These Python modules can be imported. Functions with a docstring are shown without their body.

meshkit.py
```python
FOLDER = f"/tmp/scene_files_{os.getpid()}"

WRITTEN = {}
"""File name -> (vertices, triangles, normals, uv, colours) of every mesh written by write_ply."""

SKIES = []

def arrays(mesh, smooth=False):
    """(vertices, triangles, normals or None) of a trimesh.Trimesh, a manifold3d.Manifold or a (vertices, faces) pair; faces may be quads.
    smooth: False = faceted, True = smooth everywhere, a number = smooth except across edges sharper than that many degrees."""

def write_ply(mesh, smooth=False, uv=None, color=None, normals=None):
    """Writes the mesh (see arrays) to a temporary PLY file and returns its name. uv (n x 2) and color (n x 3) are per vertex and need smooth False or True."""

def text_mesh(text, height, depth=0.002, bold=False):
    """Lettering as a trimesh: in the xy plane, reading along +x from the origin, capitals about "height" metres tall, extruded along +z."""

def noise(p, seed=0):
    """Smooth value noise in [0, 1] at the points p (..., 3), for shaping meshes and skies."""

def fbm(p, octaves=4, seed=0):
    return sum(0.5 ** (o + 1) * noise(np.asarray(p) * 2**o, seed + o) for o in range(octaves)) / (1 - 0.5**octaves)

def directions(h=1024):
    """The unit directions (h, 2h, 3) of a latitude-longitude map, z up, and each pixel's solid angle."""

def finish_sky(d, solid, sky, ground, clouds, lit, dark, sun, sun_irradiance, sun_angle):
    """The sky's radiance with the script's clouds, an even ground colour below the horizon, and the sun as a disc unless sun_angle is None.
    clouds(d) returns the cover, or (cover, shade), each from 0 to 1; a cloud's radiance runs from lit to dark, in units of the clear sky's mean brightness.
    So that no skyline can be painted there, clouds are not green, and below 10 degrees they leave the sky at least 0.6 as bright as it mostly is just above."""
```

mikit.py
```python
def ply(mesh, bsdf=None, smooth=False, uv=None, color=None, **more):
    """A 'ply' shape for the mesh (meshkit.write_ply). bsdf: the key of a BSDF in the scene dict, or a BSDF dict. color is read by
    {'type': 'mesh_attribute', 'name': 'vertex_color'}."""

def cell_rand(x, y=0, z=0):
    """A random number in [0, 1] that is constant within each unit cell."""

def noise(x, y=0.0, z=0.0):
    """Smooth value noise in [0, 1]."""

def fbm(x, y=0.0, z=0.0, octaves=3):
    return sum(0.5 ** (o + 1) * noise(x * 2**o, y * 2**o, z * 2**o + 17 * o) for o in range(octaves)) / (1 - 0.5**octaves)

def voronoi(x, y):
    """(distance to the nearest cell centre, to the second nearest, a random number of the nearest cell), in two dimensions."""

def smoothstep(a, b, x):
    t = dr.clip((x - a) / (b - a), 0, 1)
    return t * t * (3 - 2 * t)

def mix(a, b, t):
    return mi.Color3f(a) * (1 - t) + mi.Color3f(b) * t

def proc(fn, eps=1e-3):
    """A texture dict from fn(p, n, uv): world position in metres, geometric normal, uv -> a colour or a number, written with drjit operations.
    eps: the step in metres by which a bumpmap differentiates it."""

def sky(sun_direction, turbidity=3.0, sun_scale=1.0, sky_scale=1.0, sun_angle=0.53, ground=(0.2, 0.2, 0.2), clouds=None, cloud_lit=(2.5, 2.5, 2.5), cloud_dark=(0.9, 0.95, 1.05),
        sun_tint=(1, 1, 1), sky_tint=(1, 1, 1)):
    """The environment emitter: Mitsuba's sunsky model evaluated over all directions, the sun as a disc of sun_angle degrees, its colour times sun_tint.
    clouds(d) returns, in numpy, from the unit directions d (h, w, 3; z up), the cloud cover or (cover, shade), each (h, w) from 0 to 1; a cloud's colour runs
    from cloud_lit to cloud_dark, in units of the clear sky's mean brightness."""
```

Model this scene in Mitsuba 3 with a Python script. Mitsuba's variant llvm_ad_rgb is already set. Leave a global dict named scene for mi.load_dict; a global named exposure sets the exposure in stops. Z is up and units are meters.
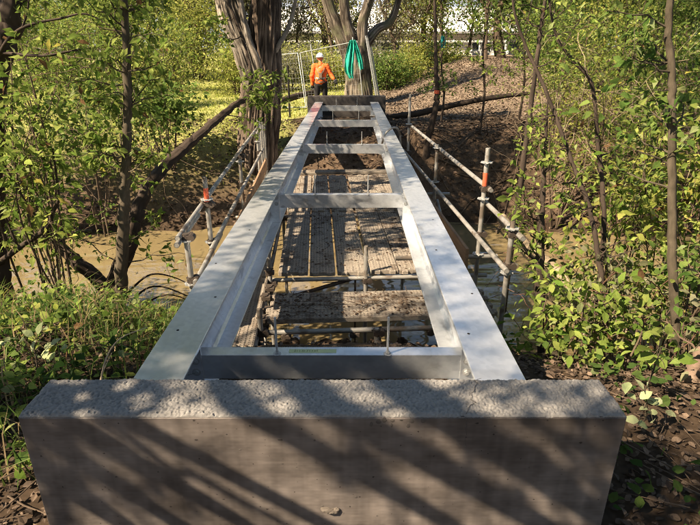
import math
import numpy as np, trimesh, drjit as dr, mitsuba as mi, mikit, meshkit, manifold3d as m3
from mikit import proc, noise, fbm, smoothstep, mix

T = mi.ScalarTransform4f
scene, labels = {}, {}
# ------------------------------------------------------------------ camera, sky, exposure
PITCH = math.radians(22)
scene['camera'] = {'type': 'perspective', 'fov': 66.98, 'fov_axis': 'x', 'near_clip': 0.05, 'far_clip': 600.0,
                   'to_world': T().look_at(origin=[0, 0, 1.3], target=[0, math.cos(PITCH), 1.3 - math.sin(PITCH)], up=[0, 0, 1])}
SUN = np.array([-1.0, -0.60, 1.12]); SUN = SUN / np.linalg.norm(SUN)
scene['sky'] = mikit.sky(SUN.tolist(), turbidity=3.0, sky_scale=0.5, sun_tint=(1.0, 0.985, 0.955), sky_tint=(1.06, 1.0, 0.93), cloud_lit=(2.3, 2.3, 2.35), cloud_dark=(1.4, 1.42, 1.5),
    clouds=lambda d: (0.85 * (1 - np.clip((d[..., 2] - 0.12) / 0.45, 0, 1)) * (0.75 + 0.5 * meshkit.fbm(d * [3, 3, 8], 4, 5)), meshkit.fbm(d * [4, 4, 9], 3, 8) * 0.6))
exposure = 3.35

# ------------------------------------------------------------------ helpers
def numbered(key):
    if key not in used: used.add(key); return key
    k = 1
    while f'{key}_{k:03d}' in used: k += 1
    used.add(f'{key}_{k:03d}'); return f'{key}_{k:03d}'
used = set()
def thing(name, label, cat, group=None, kind=None):
    key = numbered(name); d = {'label': label, 'category': cat}
    if group: d['group'] = group
    if kind: d['kind'] = kind
    labels[key] = d; return key
def part(parent, name, mesh, bsdf, smooth=False, color=None, label=None, kind=None, **kw):
    key = numbered(parent + '__' + name)
    scene[key] = mikit.ply(mesh, bsdf, smooth=smooth, color=color, **kw)
    d = {}
    if label: d['label'] = label
    if kind: d['kind'] = kind
    if d: labels[key] = d
    return key
def solo(key, mesh, bsdf, smooth=False, color=None, **kw):
    scene[key] = mikit.ply(mesh, bsdf, smooth=smooth, color=color, **kw); return key
def struct(name, mesh, bsdf, smooth=False, label=None, **kw):
    key = thing(name, label or name, name.replace('_', ' '), kind='structure')
    return solo(key, mesh, bsdf, smooth, **kw)
def box(x0, x1, y0, y1, z0, z1):
    return trimesh.creation.box(bounds=[[x0, y0, z0], [x1, y1, z1]])
def cbox(x0, x1, y0, y1, z0, z1, c=0.003):
    """a box with chamfered edges"""
    lo, hi = np.array([x0, y0, z0], float), np.array([x1, y1, z1], float)
    c = min(c, 0.3 * (hi - lo).min()); pts = []
    for s in np.ndindex(2, 2, 2):
        p = np.where(s, hi, lo); d = np.where(s, -c, c)
        for k in range(3):
            q = p + d; q[k] = p[k]; pts.append(q)
    return trimesh.convex.convex_hull(np.array(pts))
cat = trimesh.util.concatenate
def arr(m): return np.asarray(m.vertices), np.asarray(m.faces)
def tube(pts, rad, sides=8, cap=True):
    p = np.asarray(pts, float); n = len(p)
    rad = np.broadcast_to(np.asarray(rad, float), (n,))
    t = np.gradient(p, axis=0); t /= np.linalg.norm(t, axis=1, keepdims=True) + 1e-12
    a = np.cross(t[0], [0, 0, 1.0] if abs(t[0][2]) < 0.9 else [1.0, 0, 0]); A = []
    for k in range(n):
        a = a - t[k] * (a @ t[k]); a = a / (np.linalg.norm(a) + 1e-12); A.append(a)
    A = np.array(A); B = np.cross(t, A)
    ang = np.arange(sides) * 2 * np.pi / sides
    v = (p[:, None] + rad[:, None, None] * (np.cos(ang)[None, :, None] * A[:, None] + np.sin(ang)[None, :, None] * B[:, None])).reshape(-1, 3)
    i, j = np.meshgrid(np.arange(n - 1), np.arange(sides), indexing='ij')
    a0, b0 = i * sides + j, i * sides + (j + 1) % sides
    f = np.concatenate([np.stack([a0, b0, b0 + sides], -1).reshape(-1, 3), np.stack([a0, b0 + sides, a0 + sides], -1).reshape(-1, 3)])
    if cap:
        v = np.vstack([v, p[:1], p[-1:]]); k = np.arange(sides); k2 = (k + 1) % sides
        f = np.vstack([f, np.stack([k2, k, k * 0 + n * sides], 1), np.stack([k + (n - 1) * sides, k2 + (n - 1) * sides, k * 0 + n * sides + 1], 1)])
    return v, f
def join(parts):
    vs, fs, at = [], [], 0
    for v, f in parts:
        vs.append(v); fs.append(f + at); at += len(v)
    return np.vstack(vs), np.vstack(fs)
def smooth_line(pts, n):
    """Catmull-Rom through the points (any columns), n samples"""
    p = np.asarray(pts, float)
    if len(p) < 3:
        u = np.linspace(0, 1, n)[:, None]; return p[0] * (1 - u) + p[-1] * u
    q = np.vstack([2 * p[0] - p[1], p, 2 * p[-1] - p[-2]])
    u = np.linspace(0, len(p) - 1 - 1e-9, n); i = u.astype(int); t = (u - i)[:, None]
    p0, p1, p2, p3 = q[i], q[i + 1], q[i + 2], q[i + 3]
    return 0.5 * (2 * p1 + (p2 - p0) * t + (2 * p0 - 5 * p1 + 4 * p2 - p3) * t ** 2 + (3 * p1 - p0 - 3 * p2 + p3) * t ** 3)
def sstep(a, b, x):
    t = np.clip((np.asarray(x, float) - a) / (b - a), 0, 1); return t * t * (3 - 2 * t)
def norml(a): return a / (np.linalg.norm(a, axis=-1, keepdims=True) + 1e-9)

# ------------------------------------------------------------------ terrain heights
WATER = -2.5
def ground_z(x, y):
    x, y = np.asarray(x, float), np.asarray(y, float)
    p = np.stack([x, y, x * 0], -1)
    wob = (meshkit.fbm(p * 0.45, 3, 3) - 0.5) * 1.4
    yn = y + wob * 0.6 - 0.65 * sstep(-1.0, -2.6, x)
    near = -0.62 + 0.22 * sstep(1.2, -1.5, y) - 0.02 * sstep(-1, -3, x)
    s1 = sstep(2.5, 6.8, yn)
    yf = y + wob * 0.9 + 1.1 * sstep(-1.5, -4, x) + 0.7 * sstep(2.5, 6, x)
    s2 = np.where(x > 1.6, sstep(10.9, 14.6, yf), sstep(10.7, 15.6, yf))
    far = -0.64 + 1.35 * sstep(.8, 7.5, x) * sstep(15, 27, y) + 0.10 * sstep(20, 45, y) + 0.25 * sstep(-4, -14, x)
    z = near * (1 - s1) - 2.95 * s1
    z = z * (1 - s2) + far * s2
    amp = 0.10 * sstep(0.3, 2.5, np.abs(y - 1.78)) + 0.02
    return z + (meshkit.fbm(p * 1.3, 4, 9) - 0.5) * amp * 1.6
def lawn_mask(x, y):
    """where grass grows rather than leaf litter: the open lawn beyond the creek, on the left"""
    p = np.stack([x, y, x * 0], -1)
    n = (meshkit.fbm(p * 0.35, 3, 21) - 0.5) * 4
    return sstep(13.0, 15.0, y + n * 0.5 + 1.2 * (1 - sstep(-5, -2, x))) * (1 - sstep(-1.9, -1.2, x + n * 0.15 - 2.6 * sstep(16.5, 18.5, y)))

# ------------------------------------------------------------------ materials
def bs(name, d): scene[name] = d; return name
def two(d): return {'type': 'twosided', 'bsdf': d}
VC = {'type': 'mesh_attribute', 'name': 'vertex_color'}
bs('mat_leaf', {'type': 'principledthin', 'base_color': VC, 'roughness': 0.33, 'diff_trans': 0.95, 'spec_trans': 0.0, 'eta': 1.4})
bs('mat_litter', two({'type': 'principled', 'base_color': VC, 'roughness': 0.75, 'specular': 0.25}))
bs('mat_bark', two({'type': 'principled', 'base_color': VC, 'roughness': 0.85, 'specular': 0.2}))
bs('mat_cloth', two({'type': 'principled', 'base_color': VC, 'roughness': 0.8, 'sheen': 0.3}))
def steel_col(p, n, uv):
    a = fbm(p.x * 9, p.y * 2.2, p.z * 9, 4); b = noise(p.x * 70, p.y * 25, p.z * 70); c = smoothstep(0.62, 0.8, fbm(p.x * 3 + 9, p.y * 5, p.z * 4, 3))
    sx, _, sr = mikit.voronoi(p.x * 38, p.y * 38 + p.z * 38)
    a = a + 0.36 * (sr - 0.5)
    w = smoothstep(0.56, 0.72, fbm(p.x * 13 + 31, p.y * 6.5, p.z * 13, 4)) * smoothstep(0.4, 0.7, fbm(p.x * 2 + 5, p.y * 1.1, p.z * 2, 2))   # smeared mud and scuffs
    return (1 - 0.35 * w) * mix(mi.Color3f(0.58, 0.61, 0.645), mi.Color3f(0.80, 0.825, 0.85), dr.clip(a * 0.9 + b * 0.25 - 0.1, 0, 1)) * (1 - 0.22 * c)
def steel_rough(p, n, uv): return 0.20 + 0.20 * fbm(p.x * 14 + 3, p.y * 5, p.z * 14, 3)
bs('mat_steel', two({'type': 'principled', 'base_color': proc(steel_col), 'metallic': 0.75, 'roughness': proc(steel_rough), 'specular': 0.5}))
def tube_col(p, n, uv):
    a = fbm(p.x * 16, p.y * 16, p.z * 16, 3); b = smoothstep(0.52, 0.7, fbm(p.x * 7 + 4, p.y * 7, p.z * 7, 3))
    g = mix(mi.Color3f(0.20, 0.195, 0.18), mi.Color3f(0.36, 0.35, 0.33), a)
    return mix(g, mi.Color3f(0.10, 0.068, 0.043), b * 0.75)
bs('mat_tube', two({'type': 'principled', 'base_color': proc(tube_col), 'metallic': 0.35, 'roughness': 0.5}))
bs('mat_coupler', two({'type': 'principled', 'base_color': {'type': 'rgb', 'value': [0.07, 0.055, 0.045]}, 'metallic': 0.4, 'roughness': 0.6}))
def conc_top(p, n, uv):
    a = fbm(p.x * 5, p.y * 5, p.z * 5, 3); b = noise(p.x * 130, p.y * 130, p.z * 130); c = noise(p.x * 60 + 5, p.y * 60, p.z * 60)
    g = mix(mi.Color3f(0.145, 0.14, 0.134), mi.Color3f(0.265, 0.256, 0.246), dr.clip(0.55 * a + 0.5 * b, 0, 1))
    return g * (1 - 0.12 * smoothstep(0.6, 0.8, c))
bs('mat_concrete_top', two({'type': 'principled', 'base_color': proc(conc_top), 'roughness': 0.85, 'specular': 0.3}))
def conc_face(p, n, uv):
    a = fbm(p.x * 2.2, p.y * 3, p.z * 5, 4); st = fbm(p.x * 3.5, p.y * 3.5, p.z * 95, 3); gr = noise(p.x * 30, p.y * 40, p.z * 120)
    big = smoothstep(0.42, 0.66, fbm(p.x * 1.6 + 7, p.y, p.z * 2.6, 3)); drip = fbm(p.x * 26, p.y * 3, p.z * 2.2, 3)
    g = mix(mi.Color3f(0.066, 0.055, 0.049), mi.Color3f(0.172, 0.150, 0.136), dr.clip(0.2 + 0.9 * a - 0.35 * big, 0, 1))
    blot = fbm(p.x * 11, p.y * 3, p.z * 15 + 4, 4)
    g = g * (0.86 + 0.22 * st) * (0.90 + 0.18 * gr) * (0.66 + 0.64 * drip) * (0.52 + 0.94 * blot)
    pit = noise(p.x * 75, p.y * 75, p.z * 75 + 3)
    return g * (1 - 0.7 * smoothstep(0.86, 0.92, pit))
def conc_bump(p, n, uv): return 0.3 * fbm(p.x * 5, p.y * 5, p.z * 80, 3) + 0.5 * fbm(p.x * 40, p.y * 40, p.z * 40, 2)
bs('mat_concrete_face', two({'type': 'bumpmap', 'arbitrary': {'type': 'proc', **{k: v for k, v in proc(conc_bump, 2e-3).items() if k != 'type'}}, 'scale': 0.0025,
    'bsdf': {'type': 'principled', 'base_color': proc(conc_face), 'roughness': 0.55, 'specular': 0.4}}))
bs('mat_concrete_dark', two({'type': 'principled', 'base_color': {'type': 'rgb', 'value': [0.045, 0.04, 0.038]}, 'roughness': 0.7}))
def ground_col(p, n, uv):
    a = fbm(p.x * 2.3, p.y * 2.3, 1.0, 4); b = fbm(p.x * 19, p.y * 19, p.z * 9, 3); c = noise(p.x * 55, p.y * 55, 2.0)
    soil = mix(mi.Color3f(0.045, 0.032, 0.022), mi.Color3f(0.15, 0.105, 0.072), dr.clip(0.35 * a + 0.75 * b - 0.1, 0, 1)) * (0.75 + 0.5 * c)
    litter = mix(mi.Color3f(0.085, 0.063, 0.044), mi.Color3f(0.20, 0.155, 0.115), b) * (0.7 + 0.5 * c)
    grass = mix(mi.Color3f(0.15, 0.17, 0.045), mi.Color3f(0.30, 0.285, 0.11), dr.clip(a * 0.8 + b * 0.3, 0, 1)) * (0.8 + 0.35 * c)
    w = (fbm(p.x * 0.35, p.y * 0.35, 3.0, 3) - 0.5) * 4
    lm = smoothstep(13.0, 15.0, p.y + w * 0.5 + 1.2 * (1 - smoothstep(-5, -2, p.x))) * (1 - smoothstep(-1.9, -1.2, p.x + w * 0.15 - 2.6 * smoothstep(16.5, 18.5, p.y)))
    rm = smoothstep(14.5, 16.5, p.y + w * 0.4) * smoothstep(0.0, 1.0, p.x + w * 0.3)
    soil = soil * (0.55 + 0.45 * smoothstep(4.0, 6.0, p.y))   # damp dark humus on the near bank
    g = mix(soil, litter, rm) * (1 - 0.5 * (1 - smoothstep(WATER + 0.06, WATER + 0.40, p.z)))   # wet mud at the water's edge
    return mix(g, grass, lm)
bs('mat_ground', two({'type': 'principled', 'base_color': proc(ground_col), 'roughness': 0.95, 'specular': 0.1}))
def plank_col(p, n, uv):
    a = fbm(p.x * 4 + 2, p.y * 4, p.z * 4, 4); b = fbm(p.x * 22, p.y * 22, p.z * 22, 3); c = noise(p.x * 90, p.y * 90, p.z * 90)
    g = mix(mi.Color3f(0.15, 0.13, 0.108), mi.Color3f(0.33, 0.29, 0.245), dr.clip(a * 0.5 + b * 0.6, 0, 1)) * (0.8 + 0.4 * c)
    mud = smoothstep(0.48, 0.66, a * 0.55 + b * 0.3 + c * 0.15)
    xr, yr = p.x * 0.99828 + p.y * 0.05861, p.y * 0.99828 - p.x * 0.05861
    hx, hy = xr / 0.034, yr / 0.034; hx, hy = hx - dr.floor(hx) - 0.5, hy - dr.floor(hy) - 0.5
    hole = (1 - smoothstep(0.20, 0.28, dr.sqrt(hx * hx + hy * hy))) * smoothstep(0.5, 0.9, n.z)
    return mix(g, mi.Color3f(0.075, 0.052, 0.036), mud * 0.8) * (1 - 0.6 * hole)
bs('mat_plank', two({'type': 'principled', 'base_color': proc(plank_col), 'roughness': 0.75, 'specular': 0.3, 'metallic': 0.1}))
def timber_col(p, n, uv):
    s = p.x * 0.0586 + p.y
    a = fbm(s * 2.5, p.x * 60, p.z * 60, 3); b = fbm(p.x * 7, p.y * 5, p.z * 9, 3)
    return mix(mi.Color3f(0.12, 0.072, 0.042), mi.Color3f(0.34, 0.225, 0.14), dr.clip(0.6 * a + 0.6 * b - 0.1, 0, 1))
bs('mat_timber', two({'type': 'principled', 'base_color': proc(timber_col), 'roughness': 0.8}))
def ripple(p, n, uv): return fbm(p.x * 1.3, p.y * 3.4, 0.0, 2) + 0.10 * noise(p.x * 4, p.y * 11, 1.0)
def water_col(p, n, uv): return mix(mi.Color3f(0.135, 0.104, 0.050), mi.Color3f(0.19, 0.150, 0.080), fbm(p.x * 0.8, p.y * 1.1, 0.0, 3))
bs('mat_water', {'type': 'bumpmap', 'arbitrary': proc(ripple, 4e-3), 'scale': 0.022,
    'bsdf': {'type': 'principled', 'base_color': proc(water_col), 'roughness': 0.03, 'specular': 1.0}})
def flat(name, rgb, rough=0.7, **kw): return bs(name, two({'type': 'principled', 'base_color': {'type': 'rgb', 'value': list(rgb)}, 'roughness': rough, **kw}))
flat('mat_white_paint', (0.78, 0.77, 0.74), 0.55); flat('mat_roof', (0.30, 0.30, 0.31), 0.6); flat('mat_window', (0.04, 0.05, 0.06), 0.08, specular=0.6)
flat('mat_galv', (0.42, 0.43, 0.43), 0.45, metallic=0.5); flat('mat_tape', (0.55, 0.10, 0.045), 0.5); flat('mat_tag', (0.40, 0.45, 0.24), 0.6); flat('mat_tag_ink', (0.22, 0.26, 0.13), 0.6)
flat('mat_black', (0.015, 0.015, 0.016), 0.55); flat('mat_post', (0.035, 0.032, 0.03), 0.6)
flat('mat_orange', (0.82, 0.135, 0.022), 0.75, sheen=0.4); flat('mat_trouser', (0.016, 0.015, 0.018), 0.85); flat('mat_skin', (0.42, 0.20, 0.13), 0.55)
flat('mat_helmet', (0.82, 0.82, 0.80), 0.3, clearcoat=0.5); flat('mat_harness', (0.17, 0.12, 0.085), 0.7); flat('mat_stripe', (0.55, 0.52, 0.40), 0.4)
flat('mat_crack', (0.075, 0.065, 0.058), 0.9); flat('mat_stone', (0.095, 0.08, 0.066), 0.85)

# ------------------------------------------------------------------ ground, water
def axis(*segs): return np.unique(np.round(np.concatenate([np.arange(a, b + 1e-6, s) for a, b, s in segs]), 4))
gx = axis((-120, -14, 4), (-14, -6, .25), (-6, 6, .1), (6, 14, .25), (14, 120, 4)); gy = axis((-60, -3, 3), (-3, 0, .3), (0, 9, .09), (9, 20, .15), (20, 40, .5), (40, 140, 4))
X, Y = np.meshgrid(gx, gy); Z = ground_z(X, Y)
ii, jj = np.meshgrid(np.arange(len(gy) - 1), np.arange(len(gx) - 1), indexing='ij'); a0 = ii * len(gx) + jj
gf = np.stack([a0, a0 + 1, a0 + len(gx) + 1, a0 + len(gx)], -1).reshape(-1, 4)
struct('ground', (np.stack([X, Y, Z], -1).reshape(-1, 3), gf), 'mat_ground', smooth=True, label='leaf-littered creek banks rising to a sunlit lawn')
struct('creek', (np.array([[-60, 3, WATER], [60, 3, WATER], [60, 17, WATER], [-60, 17, WATER]], float), np.array([[0, 1, 2, 3]])), 'mat_water', label='muddy yellow-brown creek water flowing under the bridge frame')

# ------------------------------------------------------------------ abutments
def stippled_slab(x0, x1, y0, y1, z, depth, step, seed):
    nx, ny = int((x1 - x0) / step) + 1, int((y1 - y0) / step) + 1
    xs, ys = np.linspace(x0, x1, nx), np.linspace(y0, y1, ny); X, Y = np.meshgrid(xs, ys)
    p = np.stack([X, Y, X * 0], -1)
    h = (meshkit.noise(p * 155, seed) - 0.5) * 0.0066 - 0.016 * np.clip(meshkit.noise(p * 115, seed + 5) - .60, 0, 1) + (meshkit.fbm(p * 4, 3, seed + 2) - 0.5) * 0.006
    ex = np.minimum.reduce([X - x0, x1 - X]); ey = np.minimum(Y - y0, y1 - Y)
    h = h - 0.010 * np.exp(-np.minimum(ex, ey) / 0.006) * (0.4 + 1.2 * meshkit.noise(p * 30, seed + 8))
    V = np.stack([X, Y, z + h], -1).reshape(-1, 3)
    i, j = np.meshgrid(np.arange(ny - 1), np.arange(nx - 1), indexing='ij'); a = i * nx + j
    F = np.stack([a, a + 1, a + nx + 1, a + nx], -1).reshape(-1, 4)
    rim = np.concatenate([np.arange(nx), (np.arange(1, ny)) * nx + nx - 1, (ny - 1) * nx + np.arange(nx - 2, -1, -1), np.arange(ny - 2, 0, -1) * nx])
    low = V[rim].copy(); low[:, 2] = z - depth; k = len(V); V = np.vstack([V, low]); n = len(rim); r = np.arange(n); r2 = (r + 1) % n
    return V, np.vstack([F, np.stack([rim[r], k + r, k + r2, rim[r2]], 1)])
AX0, AX1, AY0, AY1 = -1.278, 1.066, 1.66, 1.905
t = thing('concrete_abutment', 'brown formed concrete abutment wall with rough stippled top in the foreground', 'concrete wall')
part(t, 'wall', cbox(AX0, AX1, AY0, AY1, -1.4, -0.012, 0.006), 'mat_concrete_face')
part(t, 'rough_top', stippled_slab(AX0 + .002, AX1 - .002, AY0 + .002, AY1 - .002, 0.0, 0.013, 0.0030, 5), 'mat_concrete_top', smooth=True, label='rough grey stippled concrete top surface')
rg = np.random.default_rng(3)
ck = np.array([[.548 + .012 * rg.standard_normal() * .5 - .10 * u, AY1 - (AY1 - AY0) * u, 0.003] for u in np.linspace(0.02, 1, 14)])
ck2 = np.array([[.448 + .004 * rg.standard_normal() + .004 * u, AY0 - .0005, -.01 - u * .14] for u in np.linspace(0, 1, 8)])
part(t, 'crack', join([tube(ck, np.linspace(.0008, .0014, len(ck)), 5), tube(ck2, np.linspace(.0016, .0008, 8), 5)]), 'mat_crack', label='fine crack across the concrete top')
def blob(c, r, seed, sub=2, amp=.5):
    m = trimesh.creation.icosphere(sub, 1.0); v = np.array(m.vertices); v *= (1 + amp * (meshkit.fbm(v * 1.7 + seed, 3, seed) - .5))[:, None]
    return v * np.asarray(r) + np.asarray(c), np.array(m.faces)
part(t, 'chipped_patch', join([blob((-.095, AY0 - .001, -.480), (.026, .013, .012), 4, 2, 1.0), blob((-.075, AY0 - .002, -.489), (.024, .014, .010), 6, 2, 1.1), blob((-.055, AY0 - .001, -.482), (.014, .010, .012), 9, 2, 1.1)]), 'mat_stone', smooth=30, label='small pale chipped lump on the wall face')
pits = []
for k in range(34):
    x, z = (.02 + .30 * rg.random(), -.022 - .035 * rg.random()) if k < 9 else (-1.1 + 2.0 * rg.random(), -.08 - .45 * rg.random())
    pits.append(blob((x, AY0 + .0005, z), ((.004 + .009 * rg.random(), .0022, .005 + .009 * rg.random()) if k < 9 else (.002 + .004 * rg.random(), .002, .002 + .003 * rg.random())), k, 1))
part(t, 'pits', join(pits), 'mat_crack', kind='stuff')
FY = 16.5
t = thing('far_abutment', 'dark concrete abutment at the far end of the bridge frame', 'concrete wall')
part(t, 'wall', cbox(-1.28, 1.07, FY, FY + .30, -1.25, -.02, .012), 'mat_concrete_dark')
part(t, 'rough_top', stippled_slab(-1.275, 1.065, FY + .004, FY + .296, -.006, .016, .02, 8), 'mat_concrete_dark', smooth=True)
part(t, 'footing', cbox(-1.5, 1.3, FY - .5, FY + .4, -1.6, -1.0, .02), 'mat_concrete_dark')

# ------------------------------------------------------------------ steel bridge frame
ZB, HB = -0.17, 0.41
YS, YE = 1.93, 16.47
frame = thing('bridge_frame', 'galvanised steel footbridge frame of two long girders and five cross beams', 'bridge frame')
def girder(x0, x1):
    xc = (x0 + x1) / 2; m = [cbox(x0, x1, YS, YE, ZB - .016, ZB, .003), cbox(x0, x1, YS, YE, ZB - HB, ZB - HB + .016, .003), box(xc - .006, xc + .006, YS + .002, YE - .002, ZB - HB + .015, ZB - .015)]
    for s in (-1, 1):   # root fillets
        for zz, d in ((ZB - .016, -1), (ZB - HB + .016, 1)):
            m.append(trimesh.Trimesh(*join([(np.array([[xc + s * .006, YS + .003, zz], [xc + s * .006, YE - .003, zz], [xc + s * .024, YE - .003, zz], [xc + s * .024, YS + .003, zz], [xc + s * .006, YS + .003, zz + d * .018], [xc + s * .006, YE - .003, zz + d * .018]]), np.array([[4, 5, 2], [4, 2, 3]]))]), process=False))
    return cat(m)
GL, GR = (-1.045, -.80), (.598, .844)
gl = part(frame, 'girder', girder(*GL), 'mat_steel', label='left long steel girder'); gr = part(frame, 'girder', girder(*GR), 'mat_steel', label='right long steel girder')
CB = [2.47, 5.86, 9.25, 12.64, 16.03]
ZC, HC = -.24, .15
def hexbolt(c, ax, r=.016, h=.012):
    m = trimesh.creation.cylinder(r, h, sections=6); w = trimesh.creation.cylinder(r * 1.5, .004, sections=16)
    w.apply_translation([0, 0, -h / 2]); s = trimesh.creation.cylinder(r * .6, h * 2.2, sections=10); m = cat([m, w, s])
    m.apply_transform(trimesh.geometry.align_vectors([0, 0, 1], ax)); m.apply_translation(c); return m
for y in CB:
    for g, xw, xe in ((gl, (GL[0] + GL[1]) / 2 + .006, GL[1] - .004), (gr, (GR[0] + GR[1]) / 2 - .006, GR[0] + .004)):
        x0, x1 = min(xw, xe), max(xw, xe)
        part(g, 'stiffener', cbox(x0, x1, y - .013, y - .001, ZB - HB + .017, ZB - .017, .002), 'mat_steel')
        xm = xe + (.035 if g == gr else -.035)
        for dz in (-.10, -.17):
            part(g, 'bolt', hexbolt((xm, y - .018, ZB + dz), [0, -1, 0]), 'mat_galv')
        xo = xw - .012 if g == gl else xw + .012
    x0, x1 = GL[1] - .075, GR[0] + .075
    ch = cat([box(x0, x1, y, y + .008, ZC - HC, ZC), cbox(x0, x1, y + .0005, y + .085, ZC - .010, ZC + .0005, .002), cbox(x0, x1, y + .0005, y + .085, ZC - HC - .0005, ZC - HC + .010, .002)])
    cb = part(frame, 'cross_beam', ch, 'mat_steel')
    for x in (-.397, .204):
        st = trimesh.creation.cylinder(.0062, .225, sections=10); st.apply_translation([x, y + .012, ZC + .10 + .0125])
        nt = hexbolt((x, y + .012, ZC + .008), [0, 0, 1], .015, .012)
        part(cb, 'threaded_rod', cat([st, nt]), 'mat_galv')
for g_, xs_, ys_ in ((gl, (-.97, -.86, -.99, -.88), (2.62, 3.05, 3.62, 4.4)), (gr, (.66, .79, .68, .77), (2.58, 3.1, 3.9, 4.7))):
    for x_, y_ in zip(xs_, ys_):
        m = trimesh.creation.cylinder(.008, .002, sections=12); m.apply_translation([x_, y_, ZB + .0006]); part(g_, 'drill_hole', m, 'mat_black')
# inspection strip stuck on the first cross beam, with small dark marks too worn to read
sk = part(frame, 'sticker', cbox(-.335, -.075, CB[0] + .022, CB[0] + .060, ZC + .001, ZC + .0022, .0003), 'mat_tag', label='worn yellow-green marker strip')
mk = [box(x, x + .004 + .008 * rg.random(), CB[0] + .032, CB[0] + .048 + .006 * rg.random(), ZC + .0022, ZC + .0028) for x in np.arange(-.305, -.17, .0135)]
part(sk, 'markings', cat(mk), 'mat_tag_ink')

# ------------------------------------------------------------------ scaffold (turned 3.36 degrees to the bridge)
ca, sa = math.cos(math.radians(3.36)), math.sin(math.radians(3.36))
def R(x, y, z): return np.array([x * ca - y * sa, x * sa + y * ca, z])
ROT = trimesh.transformations.rotation_matrix(math.radians(3.36), [0, 0, 1])
def rot(m): m = m.copy(); m.apply_transform(ROT); return m
scaf = thing('scaffold', 'muddy tube scaffold with plank decks standing in the creek under the bridge frame', 'scaffold')
TR = .0242
def pipe(a, b, r=TR, sides=14):
    """hollow-looking tube with a dark recessed end"""
    a, b = np.asarray(a, float), np.asarray(b, float); d = (b - a) / np.linalg.norm(b - a)
    return join([tube([a, b], r, sides, cap=False), tube([b, b - d * .05], r * .86, sides, cap=True), tube([a + d * .05, a], r * .86, sides, cap=True)])
def rail(name, a, b): return part(scaf, name, pipe(R(*a), R(*b)), 'mat_tube', smooth=40)
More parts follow.
